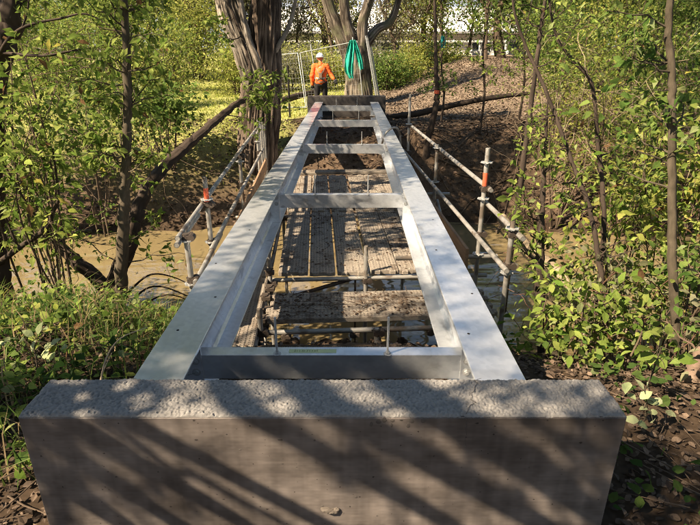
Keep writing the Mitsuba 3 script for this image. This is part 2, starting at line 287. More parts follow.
def rosette(x, y, z, parent):
    ang = np.linspace(0, 2 * np.pi, 33)[:-1]; rr = .058 + .006 * np.cos(8 * ang)
    import shapely
    ring = shapely.Polygon(np.stack([rr * np.cos(ang), rr * np.sin(ang)], 1))
    for k in range(8): ring = ring.difference(shapely.Point(.043 * math.cos(k * math.pi / 4), .043 * math.sin(k * math.pi / 4)).buffer(.008, 4))
    m = trimesh.creation.extrude_polygon(ring, .01, engine='earcut'); m.apply_translation(R(x, y, z)); part(parent, 'rosette', m, 'mat_galv')
def standard(x, y, z1, z0=-3.1, discs=(), tape=None):
    s = part(scaf, 'standard', pipe(R(x, y, z0), R(x, y, z1)), 'mat_tube', smooth=40)
    for z in discs: rosette(x, y, z, s)
    if tape: part(s, 'tape_band', tube([R(x, y, tape), R(x, y, tape + .14)], TR + .0015, 14), 'mat_tape', smooth=40, label='orange-red paint band on the post')
    return s
def coupler(x, y, z, ax=(0, 1, 0), r=.032):
    c1 = trimesh.creation.cylinder(r, .062, sections=10); c2 = trimesh.creation.cylinder(r, .06, sections=10)
    c2.apply_transform(trimesh.geometry.align_vectors([0, 0, 1], ax)); c2.apply_translation([.045 if ax[0] == 0 else 0, 0 if ax[0] == 0 else .045, 0])
    b = trimesh.creation.cylinder(.009, .10, sections=6); b.apply_transform(trimesh.geometry.align_vectors([0, 0, 1], [1, .4, .2])); b.apply_translation([0, .03, .02])
    m = cat([c1, c2, b, cbox(-.03, .06, -.03, .03, -.02, .02)]); m.apply_translation(R(x, y, z)); part(scaf, 'coupler', m, 'mat_coupler')
XR, XL = 1.71, -1.13
DZ = -1.0
# right side
for y, z1, discs, tape in ((4.40, -.115, (-.19, -.62), None), (5.30, .37, (.22, -.16, -.78), -.02), (7.62, .02, (-.03, -.53), None), (10.15, .52, (-.02,), None)):
    standard(XR, y, z1, discs=discs, tape=tape)
rail('top_rail', (XR + .05, 5.22, -.05), (XR + .05, 10.3, -.05)); rail('top_rail', (XR + .05, 4.25, -.235), (XR + .05, 5.42, -.215))
rail('mid_rail', (XR - .05, 4.28, -.55), (XR - .05, 10.4, -.55))
for y, z in ((5.30, -.05), (7.62, -.05), (10.15, -.05), (4.40, -.24), (4.4, -.55), (5.3, -.55), (7.62, -.55), (10.15, -.55)): coupler(XR, y, z)
part(scaf, 'bent_tube', tube(smooth_line([R(1.55, 10.0, -.55), R(1.5, 9.9, -.15), R(1.38, 9.8, -.03), R(1.2, 9.7, -.15), R(1.12, 9.7, -.5)], 18), .02, 10), 'mat_tube', smooth=40)
# left side
for y, z1, discs, tape in ((4.28, -.19, (-.2, -.60), None), (5.22, .13, (-.1, -.55), -.12), (7.65, -.10, (-.2,), None), (10.05, -.12, (-.3,), None), (10.3, .06, (), None)):
    standard(XL, y, z1, discs=discs, tape=tape)
rail('top_rail', (XL - .05, 4.2, -.155), (XL - .05, 7.8, -.125)); rail('top_rail', (XL + .0, 7.3, -.06), (XL + .0, 10.4, -.06))
rail('top_rail', (XL - .05, 4.15, -.195), (XL - .05, 5.0, -.195))
rail('mid_rail', (XL + .05, 4.2, -.56), (XL + .05, 5.5, -.56)); rail('mid_rail', (XL + .05, 4.95, -.54), (XL + .05, 10.4, -.50))
for y, z in ((4.28, -.17), (5.22, -.15), (7.65, -.12), (4.28, -.56), (5.22, -.55), (7.65, -.53), (10.05, -.5)): coupler(XL, y, z)
for y in (10.6, 10.9, 11.2): standard(XL + .02 * (y - 10), y, .05 - .3 * (y - 10.6), discs=())
# toe boards
part(scaf, 'toe_board', rot(cbox(XL + .10, XL + .135, 4.1, 10.2, -.86, -.64, .004)), 'mat_timber', label='brown timber toe board left of the bridge')
part(scaf, 'toe_board', rot(cbox(1.50, 1.535, 5.05, 10.1, -.86, -.62, .004)), 'mat_timber', label='brown timber toe board right of the bridge')
# inner standards, ledgers, transoms, braces
for x, y, z1 in ((-.56, 4.25, -.85), (-.56, 5.33, -.72), (.49, 5.36, -.68), (-.56, 7.75, -.9), (.49, 4.2, -1.05), (-.62, 10.1, -.8), (1.3, 7.75, -.95)):
    s = standard(x, y, z1); coupler(x, y, -1.09)
for y, z in ((4.27, -1.10), (5.385, -1.07), (7.80, -1.075), (10.15, -1.075)): rail('transom', (XL - .15, y, z), (XR + .15 if y > 4.5 else 1.32, y, z))
rail('transom', (.8, 5.28, -.80), (1.92, 5.28, -.80)); rail('transom', (.9, 7.66, -.72), (1.95, 7.66, -.72))
for x in (-.60, 1.5): rail('ledger', (x, 4.0, -1.13), (x, 10.5, -1.13))
part(scaf, 'brace', pipe(R(-.60, 5.43, -1.375), R(.46, 5.42, -1.055), .022), 'mat_coupler', smooth=40); rail('brace', (-.62, 4.3, -2.4), (-.62, 5.35, -1.1)); rail('brace', (XR + .04, 4.4, -2.3), (XR + .04, 7.6, -.8))
part(scaf, 'hanger_rod', tube([R(.375, 5.40, -1.08), R(.375, 5.40, -2.6)], .011, 8), 'mat_coupler', smooth=40)
for x, y, z in ((-.56, 4.33, -1.0), (-.56, 4.4, -1.1), (-.53, 4.6, -1.05), (-.57, 4.8, -1.0), (-.55, 5.05, -1.02), (-.56, 5.2, -.9), (-.35, 4.27, -1.14), (.28, 4.27, -1.14), (-.60, 4.27, -1.2), (1.0, 4.27, -1.14)): coupler(x, y, z, (1, 0, 0))
def plank(x0, x1, y0, y1, z, along='y', ribs=5, tilt=0.0, warp=0):
    """steel scaffold board: folded box with raised ribs, end clips and a lip"""
    w, L = (x1 - x0, y1 - y0) if along == 'y' else (y1 - y0, x1 - x0)
    ms = [cbox(-w / 2, w / 2, 0, L, -.05, 0, .004)]
    for k in range(ribs):
        c = -w / 2 + w * (k + .5) / ribs; ms.append(cbox(c - w / ribs * .33, c + w / ribs * .33, .03, L - .03, -.01, .004, .0018))
    for c in (-.28 * w, .28 * w): ms += [cbox(c - .035, c + .035, -.035, .01, -.04, .002, .006), cbox(c - .035, c + .035, L - .01, L + .035, -.04, .002, .006)]
    m = cat(ms); m.apply_transform(trimesh.transformations.rotation_matrix(tilt, [0, 1, 0]))
    if along == 'x': m.apply_transform(trimesh.transformations.rotation_matrix(-math.pi / 2, [0, 0, 1])); m.apply_translation([x0, (y0 + y1) / 2, z])
    else: m.apply_translation([(x0 + x1) / 2, y0, z])
    return rot(m)
for y0, y1, zz in ((5.42, 7.74, DZ), (7.88, 10.32, DZ - .01)):
    for k, (x0, x1) in enumerate(((-.475, -.15), (-.13, .155), (.18, .515), (.555, .865), (.875, 1.16), (1.17, 1.40))):
        part(scaf, 'plank', plank(x0, x1, y0, y1, zz + .006 * rg.standard_normal(), tilt=.012 * rg.standard_normal()), 'mat_plank')
part(scaf, 'plank', plank(-1.06, -.585, 3.3, 5.35, DZ - .02, ribs=7), 'mat_plank', label='narrow plank beside the left girder')
part(scaf, 'plank', plank(-1.05, -.62, 5.4, 7.8, DZ - .02, ribs=7), 'mat_plank')
part(scaf, 'plank', plank(-.50, 1.62, 4.34, 4.605, DZ - .005, along='x'), 'mat_plank', label='nearest plank laid crosswise')
part(scaf, 'plank', plank(-.47, 1.62, 4.625, 4.89, DZ, along='x', tilt=.01), 'mat_plank', label='second plank laid crosswise')
part(scaf, 'plank', plank(-.60, 1.55, 10.40, 10.64, DZ + .03, along='x'), 'mat_plank', label='plank laid crosswise at the far end of the deck')

# ------------------------------------------------------------------ leaves, wood, plants
LT = {  # leaf outlines: (vertices, triangles) along +x, width along y, curl along z
 8: (np.array([[0, 0, 0], [.36, 0, .03], [.70, 0, .01], [1, 0, -.10], [.11, .13, .05], [.38, .26, .09], [.72, .17, .04], [.11, -.13, .05], [.38, -.26, .09], [.72, -.17, .04]]), np.array([[0, 1, 4], [4, 1, 5], [1, 2, 5], [5, 2, 6], [2, 3, 6], [1, 0, 7], [1, 7, 8], [2, 1, 8], [2, 8, 9], [3, 2, 9]])),
 4: (np.array([[0, 0, 0], [.5, 0, .03], [1, 0, -.06], [.42, .25, .08], [.42, -.25, .08]]), np.array([[0, 1, 3], [3, 1, 2], [1, 0, 4], [1, 4, 2]])),
 2: (np.array([[0, 0, 0], [1, 0, 0], [.45, .26, .07], [.45, -.26, .07]]), np.array([[0, 1, 2], [1, 0, 3]])),
}
def leaf_mesh(pos, d, nrm, size, tpl, col, width=1.0):
    tv, tf = LT[tpl]; d = norml(d); s = norml(np.cross(nrm, d)); n = np.cross(d, s); size = np.asarray(size)[:, None, None]
    v = pos[:, None] + size * (tv[None, :, :1] * d[:, None] + tv[None, :, 1:2] * width * s[:, None] + tv[None, :, 2:] * n[:, None])
    f = tf[None] + (np.arange(len(pos)) * len(tv))[:, None, None]
    return v.reshape(-1, 3), f.reshape(-1, 3), np.repeat(col, len(tv), 0)
PAL = {  # pairs of base colours (real leaf albedo)
 'fresh': ((.066, .112, .020), (.195, .230, .060)), 'yellow': ((.125, .155, .028), (.255, .255, .075)), 'mid': ((.042, .082, .018), (.125, .168, .045)), 'dark': ((.028, .055, .015), (.066, .100, .028)),
 'grey': ((.10, .105, .055), (.17, .165, .105)), 'dry': ((.16, .115, .06), (.26, .20, .12)), 'pale': ((.20, .24, .12), (.30, .33, .19))}
def leaf_cols(rng, n, pal):
    a, b = (np.array(c) * 1.5 for c in PAL[pal]); t = rng.random((n, 1)) ** 1.2   # a thin leaf's base colour is shared by what it reflects and what it lets through
    c = (a * (1 - t) + b * t) * (1 + .2 * rng.standard_normal((n, 1)))
    if pal in ('fresh', 'yellow', 'mid'):   # here and there a paler, a yellowing or a brown leaf
        k = rng.random(n); c[k < .06] = c[k < .06] * .5 + np.array([.19, .21, .11]); c[(k > .975)] = np.array([.34, .31, .07]); c[k > .985] = np.array([.15, .09, .045])
    return np.clip(c, .008, .6)
def bark_cols(v, c0, c1, seed=0, freq=(14, 14, 4)):
    n = meshkit.fbm(v * np.array(freq), 3, seed)[:, None]; return np.array(c0) * (1 - n) + np.array(c1) * n
BARK = {'dark': ((.022, .017, .014), (.075, .056, .044)), 'brown': ((.05, .036, .026), (.15, .112, .08)), 'pale': ((.13, .11, .09), (.34, .30, .255)), 'olive': ((.04, .033, .023), (.115, .095, .068)), 'straw': ((.19, .15, .10), (.36, .29, .2)), 'pink': ((.085, .058, .043), (.23, .165, .125))}
def arrange(rng, pts, dirs, up=.75):
    """leaf directions and facings about given points: blades spread outward, faces mostly up"""
    n = len(pts); d = norml(dirs * .8 + rng.standard_normal((n, 3)) * .75 + [0, 0, -.25]); nr = norml(np.array([0, 0, up]) + SUN * .35 + rng.standard_normal((n, 3)) * .5); return d, nr
def side_shoots(rng, line, rads, n, lo, hi, length, droop=.0, out=None):
    """child shoots along a stem"""
    res = []
    for u in np.sort(rng.uniform(lo, hi, n)):
        k = u * (len(line) - 1); i = min(int(k), len(line) - 2); p = line[i] + (line[i + 1] - line[i]) * (k - i); ax = norml(line[i + 1] - line[i])
        w = norml(np.cross(ax, rng.standard_normal(3))); d = norml(w + ax * rng.uniform(.1, .9) + np.array([0, 0, .15]) + (0 if out is None else np.asarray(out) * .6))
        L = length * rng.uniform(.5, 1.2) * (1.15 - .6 * u); m = 6; s = np.linspace(0, 1, m)[:, None]
        q = p + d * L * s + np.array([0, 0, -droop]) * L * s ** 2 + np.cumsum(rng.standard_normal((m, 3)) * .05 * L, 0) * (s > 0)
        r = float(np.interp(k, np.arange(len(line)), rads)); res.append((q, np.linspace(min(r * .5, .009), .0020, m)))
    return res
def leaves_along(rng, shoots, per, lsize, pal, tpl, width=1.0, up=.75, start=.25):
    P, D = [], []
    for q, r in shoots:
        n = max(1, int(per * (.6 + .8 * rng.random()))); u = start + (1 - start) * rng.random(n) ** .8; k = u * (len(q) - 1); i = np.minimum(k.astype(int), len(q) - 2)
        p = q[i] + (q[i + 1] - q[i]) * (k - i)[:, None]; ax = norml(q[i + 1] - q[i]); w = norml(np.cross(ax, rng.standard_normal((n, 3)))) ; P.append(p + w * .012); D.append(ax * .5 + w)
    P, D = np.vstack(P), np.vstack(D); d, nr = arrange(rng, P, D, up)
    return leaf_mesh(P, d, nr, lsize * rng.uniform(.55, 1.25, len(P)), tpl, leaf_cols(rng, len(P), pal), width)
def rough_trunk(line, rads, sides=110, rings=150, ridge=.10, seed=0, freq=26):
    """a big trunk with long vertical fissures in its bark"""
    ln = smooth_line(line, rings); rd = np.interp(np.linspace(0, 1, rings), np.linspace(0, 1, len(rads)), rads); v, f = tube(ln, rd, sides, False)
    idx = np.repeat(np.arange(rings), sides); ang = np.tile(np.arange(sides) * 2 * np.pi / sides, rings); s = np.concatenate([[0], np.cumsum(np.linalg.norm(np.diff(ln, axis=0), axis=1))])[idx]
    q = np.stack([np.cos(ang) * freq / 4, np.sin(ang) * freq / 4, s * 1.0], -1); r1 = np.abs(meshkit.fbm(q, 3, seed) - .5) * 2; r2 = meshkit.fbm(q * [2.5, 2.5, 2], 3, seed + 5); lump = meshkit.fbm(np.stack([np.cos(ang), np.sin(ang), s * .8], -1), 2, seed + 9) - .5
    h = np.clip(r1 * 2.2, 0, 1) ** 1.2 * .7 + r2 * .3; out = norml(v - ln[idx]); v = v + out * rd[idx][:, None] * (ridge * (h - .5) * 1.4 + .35 * lump)[:, None]
    return v, f, h
def plant(name, label, catg, seed, stems, shoots=8, slen=.7, twigs=4, tlen=.28, per=9, lsize=.075, pal='fresh', tpl=4, bark='brown', lo=.25, hi=1.0, group=None, sides=7, droop=.1, width=1.0, extra=(), rough=0, out=None, leafless=False):
    """stems: list of (points, radii). One thing: trunk (stems and shoots) and foliage."""
    rng = np.random.default_rng(seed); key = thing(name, label, catg, group); wood = []; lv = []
    for pts, rads in stems:
        n = max(6, len(pts) * 9); ln = smooth_line(pts, n); rd = np.interp(np.linspace(0, 1, n), np.linspace(0, 1, len(rads)), rads)
        ln[1:] += rng.standard_normal((n - 1, 3)) * rd[1:, None] * .10; wood.append(rough_trunk(ln, rd, 30, 130, rough, seed, 13)[:2] if rough else tube(ln, rd * (1 + .07 * rng.standard_normal(n)), max(sides, 10)))
        sh = side_shoots(rng, ln, rd, shoots, lo, hi, slen, droop, out); tw = []
        for q, r in sh: tw += side_shoots(rng, q, r, twigs, .2, 1, tlen, droop)
        wood += [tube(q, r, 5, False) for q, r in sh] + [tube(q, np.minimum(r, .004), 3, False) for q, r in tw]; lv += sh[:] + tw
    for pts, rads in extra: ln = smooth_line(pts, len(pts) * 4); wood.append(tube(ln, np.interp(np.linspace(0, 1, len(ln)), np.linspace(0, 1, len(rads)), rads), 6))
    V, F = join(wood); bc = bark_cols(V, *BARK[bark], seed) * (.5 + 1.0 * meshkit.fbm(V * np.array([55., 55, 22]), 3, seed + 1))[:, None]; part(key, 'trunk', (V, F), 'mat_bark', smooth=True, color=bc)
    if not leafless:
        v, f, c = leaves_along(rng, lv, per, lsize, pal, tpl, width); part(key, 'foliage', (v, f), 'mat_leaf', color=c, kind='stuff')
    return key
def shrub(name, label, catg, seed, x, y, h, w, group=None, stems=5, clumps=40, per=30, lsize=.08, pal='mid', tpl=2, bark='brown', z0=None, lean=(0, 0), sig=.17, low=.12, width=1.0, stem_r=.02, flat=.8):
    """leafy bush: stems fan out from the ground, clumps of leaves hang on side twigs"""
    rng = np.random.default_rng(seed); key = thing(name, label, catg, group); z = float(ground_z(x, y)) - .05 if z0 is None else z0
    wood, P, D = [], [], []; lines = []
    for k in range(stems):
        a = rng.random() * 6.283; top = np.array([x + math.cos(a) * w * rng.uniform(.25, .75) + lean[0], y + math.sin(a) * w * rng.uniform(.25, .75) + lean[1], z + h * rng.uniform(.7, 1)])
        b = np.array([x + math.cos(a) * .12, y + math.sin(a) * .12, z]); mid = b * .5 + top * .5 + [0, 0, .12 * h] + rng.standard_normal(3) * .07 * h
        ln = smooth_line([b, mid, top], 12); lines.append(ln); wood.append(tube(ln, np.linspace(stem_r * rng.uniform(.7, 1.3), .004, 12), 6))
    for k in range(clumps):
        ln = lines[k % stems]; u = low + (1 - low) * rng.random() ** .8; p = ln[int(u * 11)]; off = rng.standard_normal(3) * np.array([w * .38, w * .38, h * .10]); c = p + off
        c[2] = max(c[2], z + .08); wood.append(tube([p, (p + c) / 2 + rng.standard_normal(3) * .04, c], [.006, .004, .002], 3, False))
        n = int(per * rng.uniform(.4, 1.5)); q = rng.standard_normal((n, 3)) * sig * np.array([1.1, 1.1, flat]); P.append(c + q); D.append(q / sig * .6 + off * .3)
    P, D = np.vstack(P), np.vstack(D); P[:, 2] = np.maximum(P[:, 2], ground_z(P[:, 0], P[:, 1]) + .02); d, nr = arrange(rng, P, D)
    V, F = join(wood); part(key, 'stems', (V, F), 'mat_bark', smooth=True, color=bark_cols(V, *BARK[bark], seed))
    v, f, c = leaf_mesh(P, d, nr, lsize * rng.uniform(.55, 1.25, len(P)), tpl, leaf_cols(rng, len(P), pal), width); part(key, 'foliage', (v, f), 'mat_leaf', color=c, kind='stuff')
    return key
def rough_cols(h, v, c0, c1, moss=None, seed=0):
    n = meshkit.fbm(v * 3.0, 3, seed); t = np.clip((h - .25) * 1.25 + (n - .5) * .7, 0, 1)[:, None]; c = np.array(c0) * (1 - t) + np.array(c1) * t
    c = c * (.55 + .9 * meshkit.fbm(v * np.array([34., 34, 6]), 3, seed + 7))[:, None]
    if moss is not None:
        m = sstep(.52, .66, meshkit.fbm(v * 2.2 + 11, 3, seed + 2))[:, None] * .75; c = c * (1 - m) + np.array(moss) * m
    return c

# ---- the two big old trees on the far bank
t = thing('old_tree', 'huge old tree with furrowed stringy bark and forked trunk left of the far bridge end', 'tree')
v, f, h = rough_trunk([(-2.42, 13.6, -2.2), (-2.37, 13.6, -1.35), (-2.25, 13.6, -.35), (-2.14, 13.6, .6), (-2.05, 13.6, 1.5), (-1.95, 13.6, 2.4), (-1.9, 13.5, 4), (-1.7, 13.3, 7)], [.66, .57, .52, .44, .38, .35, .28, .12], seed=2, ridge=.12, freq=40)
part(t, 'trunk', (v, f), 'mat_bark', smooth=True, color=rough_cols(h, v, (.03, .022, .017), (.26, .20, .155), None, 3))
v, f, h = rough_trunk([(-2.2, 13.5, .1), (-2.30, 13.42, .55), (-2.52, 13.35, 1.38), (-2.72, 13.3, 2.0), (-2.95, 13.3, 2.9), (-3.6, 13, 4.6), (-4.2, 12.5, 6.5)], [.20, .26, .27, .27, .25, .18, .08], seed=7, ridge=.13, sides=90, freq=34)
part(t, 'limb', (v, f), 'mat_bark', smooth=True, color=rough_cols(h, v, (.06, .05, .04), (.54, .48, .40), None, 5), label='pale furrowed left fork of the trunk')
v, f = tube(smooth_line([(-1.86, 13.45, 1.1), (-1.70, 13.45, 1.35), (-1.5, 13.55, 1.66), (-1.36, 13.65, 2.0), (-1.2, 13.7, 2.6), (-1.0, 13.8, 3.4)], 20), np.linspace(.07, .03, 20), 8)
part(t, 'limb', (v, f), 'mat_bark', smooth=True, color=bark_cols(v, *BARK['pale'], 3))
v, f, h = rough_trunk([(-2.02, 13.4, .3), (-2.06, 13.12, .7), (-2.14, 13.02, 1.1), (-2.30, 13.02, 1.5), (-2.42, 13.0, 2.2), (-2.5, 13, 3.2)], [.03, .06, .075, .075, .07, .04], seed=11, ridge=.1, sides=20, rings=60)
part(t, 'limb', (v, f), 'mat_bark', smooth=True, color=rough_cols(h, v, (.10, .085, .07), (.45, .40, .34), None, 6), label='thin pale stem against the trunk')
def crown(key, seed, c, rad, clumps, per, lsize, pal, tpl=2, sig=.35, twig_from=None):
    rng = np.random.default_rng(seed); q = rng.standard_normal((clumps, 3)); q = norml(q) * rng.random((clumps, 1)) ** .45 * np.asarray(rad) + np.asarray(c); wood = []
    if twig_from is not None:
        tf = np.asarray(twig_from, float)
        for k in range(clumps): a = tf[rng.integers(len(tf))]; wood.append(tube([a, (a + q[k]) / 2 + rng.standard_normal(3) * .25, q[k]], [.03, .018, .006], 4, False))
    P = [cc + rng.standard_normal((int(per * rng.uniform(.5, 1.5)), 3)) * sig for cc in q]; P = np.vstack(P); d, nr = arrange(rng, P, rng.standard_normal(P.shape))
    v, f, col = leaf_mesh(P, d, nr, lsize * rng.uniform(.6, 1.25, len(P)), tpl, leaf_cols(rng, len(P), pal)); part(key, 'crown', (v, f), 'mat_leaf', color=col, kind='stuff')
    if wood: V, F = join(wood); part(key, 'branches', (V, F), 'mat_bark', smooth=True, color=bark_cols(V, *BARK['brown'], seed))
crown(t, 31, (-3.4, 12.4, 5.4), (3.2, 3.2, 2.0), 130, 75, .10, 'mid', twig_from=[(-1.9, 13.5, 4), (-1.8, 13.4, 5.5), (-3.6, 13, 4.6), (-4, 12.7, 6)])
t = thing('multi_stem_tree', 'mottled grey tree splitting into several stems behind the wire fence and worker', 'tree')
for seed, name, ln, rd, sd in ((1, 'trunk', [(.42, 21, -1.2), (.36, 21, -.5), (.30, 21, .21), (.26, 21, .91), (.24, 21, 1.4)], [.70, .54, .46, .42, .30], 90), (2, 'stem', [(.0, 21, .7), (-.10, 21, 1.2), (-.48, 21, 2.05), (-.8, 21, 2.9), (-1.3, 21, 5)], [.3, .26, .23, .22, .12], 40),
        (3, 'stem', [(.15, 20.9, .9), (.05, 20.9, 1.5), (-.14, 20.9, 2.26), (-.22, 20.9, 3.1), (-.2, 20.9, 5)], [.28, .22, .19, .17, .1], 36), (4, 'stem', [(.34, 21, .9), (.40, 21, 1.5), (.46, 21, 2.26), (.75, 21, 3.1), (1.3, 21, 5)], [.3, .22, .18, .16, .09], 36),
        (5, 'stem', [(.44, 21.1, 1.0), (.58, 21.1, 1.45), (.98, 21.3, 1.94), (1.5, 21.5, 2.25), (1.8, 21.5, 3.1), (2.0, 21.5, 4.5)], [.24, .19, .15, .13, .11, .05], 30)):
    v, f, h = rough_trunk(ln, rd, sd, 90, .06, seed * 3, 20); part(t, name, (v, f), 'mat_bark', smooth=True, color=rough_cols(h, v, (.038, .030, .023), (.30, .255, .205), (.10, .10, .06), seed))
crown(t, 32, (.2, 21.5, 5.8), (3, 2.5, 1.7), 70, 60, .10, 'mid', twig_from=[(-1, 21, 4), (0, 21, 4), (1, 21, 4), (1.8, 21.5, 3.5)])

# ---- trees and saplings of the near banks that stand out one by one
plant('slender_tree', 'slender straight young tree in the left thicket, the tallest thin trunk left of the frame', 'tree', 41,
      [([(-2.55, 5.1, -1.9), (-2.51, 5.1, -1.53), (-2.37, 5.15, -.64), (-2.18, 5.2, .38), (-2.07, 5.2, 1.03), (-2.0, 5.2, 1.7), (-1.9, 5.2, 3.2)], [.07, .064, .056, .045, .038, .031, .012])], shoots=34, slen=.75, twigs=5, per=8, lsize=.09, bark='olive', lo=.30, rough=.09)
plant('leaning_tree', 'dark tree at the water edge forking into two leaning trunks left of the frame', 'tree', 42,
      [([(-3.25, 6.4, -2.7), (-3.18, 6.4, -1.74), (-2.9, 6.5, -1.08), (-2.74, 6.7, -.57), (-2.49, 7, -.17), (-2.09, 7.5, .19), (-1.72, 8, .51), (-1.5, 8.3, .72), (-1.55, 8.5, 1.3), (-1.9, 8.5, 2.4), (-2.1, 8.5, 3.6)], [.15, .115, .10, .086, .076, .064, .05, .038, .022, .018, .01]),
       ([(-3.2, 6.4, -1.9), (-3.27, 6.4, -1.62), (-3.55, 6.4, -1.29), (-3.85, 6.5, -.98), (-4.1, 6.6, -.5), (-4.3, 6.7, .2)], [.11, .10, .078, .058, .04, .02])], shoots=13, slen=.8, twigs=5, per=9, lsize=.095, bark='dark', lo=.5, rough=.20)
plant('edge_tree', 'dark trunk cut by the left edge of the picture with long thin bare branches', 'tree', 43,
      [([(-4.2, 5.6, -2.2), (-4.13, 5.6, -1.68), (-4.05, 5.6, -1.18), (-3.9, 5.6, -.23), (-3.62, 5.6, .82), (-3.38, 5.6, 1.38), (-3.23, 5.6, 1.73), (-3.1, 5.5, 2.6), (-2.9, 5.3, 4)], [.17, .155, .13, .12, .112, .107, .095, .08, .03])], shoots=10, slen=.9, twigs=4, per=8, lsize=.08, bark='dark', lo=.6, rough=.16,
      extra=[([(-3.42, 5.5, 1.22), (-3.22, 5.4, 1.38), (-3.06, 5.4, 1.48), (-2.88, 5.4, 1.53), (-2.69, 5.4, 1.56), (-2.45, 5.4, 1.6), (-2.2, 5.3, 1.5)], [.02, .015, .014, .012, .010, .008, .003]), ([(-3.41, 5.5, 1.27), (-3.13, 5.4, 1.25), (-2.85, 5.3, 1.24), (-2.65, 5.3, 1.27), (-2.41, 5.3, 1.31), (-2.2, 5.3, 1.36)], [.02, .017, .014, .012, .008, .003]),
             ([(-3.9, 5.4, -.91), (-3.52, 5.3, -.66), (-3.14, 5.2, -.42), (-3.03, 5.2, -.24), (-2.94, 5.2, -.07), (-2.9, 5.2, .4)], [.035, .03, .026, .02, .015, .006]), ([(-3.18, 5.25, -.45), (-3.3, 5.2, -.1), (-3.45, 5.2, .35), (-3.6, 5.2, .7)], [.016, .012, .009, .004]), ([(-3.55, 5.3, -.68), (-3.6, 5.3, -.2), (-3.55, 5.3, .4), (-3.5, 5.3, 1.0)], [.014, .011, .008, .003]),
             ([(-3.06, 5.4, 1.48), (-2.98, 5.4, 1.62), (-2.9, 5.4, 1.85)], [.01, .008, .006])])
def fallen(name, label, pts, rads, seed, bark, sides=14):
    ln = smooth_line(pts, 40); rd = np.interp(np.linspace(0, 1, 40), np.linspace(0, 1, len(rads)), rads); v, f = tube(ln, rd, sides); n = meshkit.fbm(v * [9, 9, 9], 3, seed); k = np.minimum(np.arange(len(v)) // sides, 39); v = v + norml(v - ln[k]) * (rd[k] * .35 * (n - .5))[:, None]
    solo(thing(name, label, 'log'), (v, f), 'mat_bark', smooth=True, color=bark_cols(v, *BARK[bark], seed, (12, 12, 12)))
fallen('mossy_log', 'dark mossy horizontal log lying over the water at the left edge', [(-6.2, 7, -1.05), (-5.0, 7, -1.11), (-4.48, 7, -1.13), (-4.05, 7, -1.11), (-3.6, 7, -1.06)], [.12, .10, .085, .064, .03], 3, 'olive')
fallen('sunlit_log', 'pale sunlit log slanting into the creek on the right', [(2.5, 8.4, -1.28), (2.65, 8.0, -1.48), (2.98, 7.5, -1.72), (3.35, 7.0, -1.98), (3.8, 6.4, -2.3), (4.2, 6, -2.7)], [.075, .085, .10, .105, .11, .12], 5, 'straw')
fallen('fallen_log', 'dark fallen log lying along the foot of the litter slope right of the far abutment', [(.95, 16.2, -.58), (1.5, 16.1, -.52), (2.05, 16, -.44), (3.2, 16, -.18), (4.3, 16.1, .0), (5.5, 16.3, .1)], [.06, .08, .09, .08, .07, .04], 6, 'dark')
fallen('fallen_branch', 'dark fallen branch stretching over the sunlit grass behind the old tree', [(-3.6, 15.6, -.9), (-3.2, 16.6, -.62), (-2.42, 18.3, -.36), (-1.76, 19.5, -.22), (-1.1, 20.6, -.15)], [.09, .11, .115, .105, .08], 7, 'dark')
plant('thin_sapling', 'thin dark tree leaning over the right bank of the far creek, marked with red tape', 'tree', 44, [([(1.86, 13.2, -1.6), (1.92, 13.2, -.78), (2.08, 13.2, .1), (2.07, 13.2, .48), (2.0, 13.2, 1.06), (1.9, 13.2, 2.3), (1.8, 13.2, 3.4)], [.09, .08, .07, .062, .045, .032, .01])], shoots=16, slen=.9, twigs=3, per=5, lsize=.09, pal='mid', bark='dark', lo=.45)
part('thin_sapling', 'red_tape', tube([(2.07, 13.19, .31), (2.075, 13.19, .39)], .070, 10), 'mat_tape', smooth=40, label='red marking tape tied round the trunk')
plant('right_tree', 'slender straight young tree on the right bank, the only full-height trunk at the right', 'tree', 45, [([(2.66, 3.68, -1.3), (2.62, 3.7, -.91), (2.44, 3.75, -.11), (2.3, 3.8, .63), (2.19, 3.8, 1.1), (2.07, 3.8, 1.59), (2.0, 3.8, 2.8)], [.046, .039, .033, .029, .025, .021, .009])], shoots=16, slen=.6, twigs=3, per=6, lsize=.085, bark='olive', pal='mid', lo=.42, rough=.09)
RA = ([(2.42, 4.3, -1.7), (2.39, 4.3, -1.16), (2.25, 4.5, -.4), (2.14, 4.6, 0), (1.99, 4.7, .34), (1.75, 4.9, .92), (1.58, 5, 1.25), (1.45, 5, 1.49), (1.37, 5, 1.72), (1.2, 5, 2.4)], [.03, .026, .024, .021, .019, .016, .014, .012, .01, .004])
plant('arching_sapling', 'dark thin sapling arching towards the bridge from the right bank', 'tree', 46, [RA], shoots=14, slen=.5, twigs=3, per=4, lsize=.075, bark='dark', lo=.2)
plant('forked_sapling', 'dark thin forked sapling beside the arching one on the right bank', 'tree', 47, [([(2.5, 4.75, -1.9), (2.45, 4.8, -.51), (2.39, 4.9, .06), (2.31, 5, .51), (2.17, 5, 1.0), (1.96, 5, 1.21), (1.79, 5, 1.41), (1.68, 5, 1.72), (1.5, 5, 2.4)], [.027, .024, .022, .019, .015, .013, .011, .009, .004])], shoots=12, slen=.5, twigs=3, per=5, lsize=.075, bark='dark', lo=.3)
plant('dark_sapling', 'black leafy sapling growing beside the nearest right scaffold post', 'tree', 48, [([(1.97, 4.6, -2.3), (1.94, 4.6, -1.51), (1.84, 4.6, -.95), (1.77, 4.6, -.48), (1.76, 4.7, .02), (1.76, 4.8, .45), (1.72, 4.8, .9)], [.06, .054, .046, .04, .026, .016, .005])], shoots=16, slen=.5, twigs=4, per=6, lsize=.075, bark='dark', lo=.4, out=(.3, 0, 0))
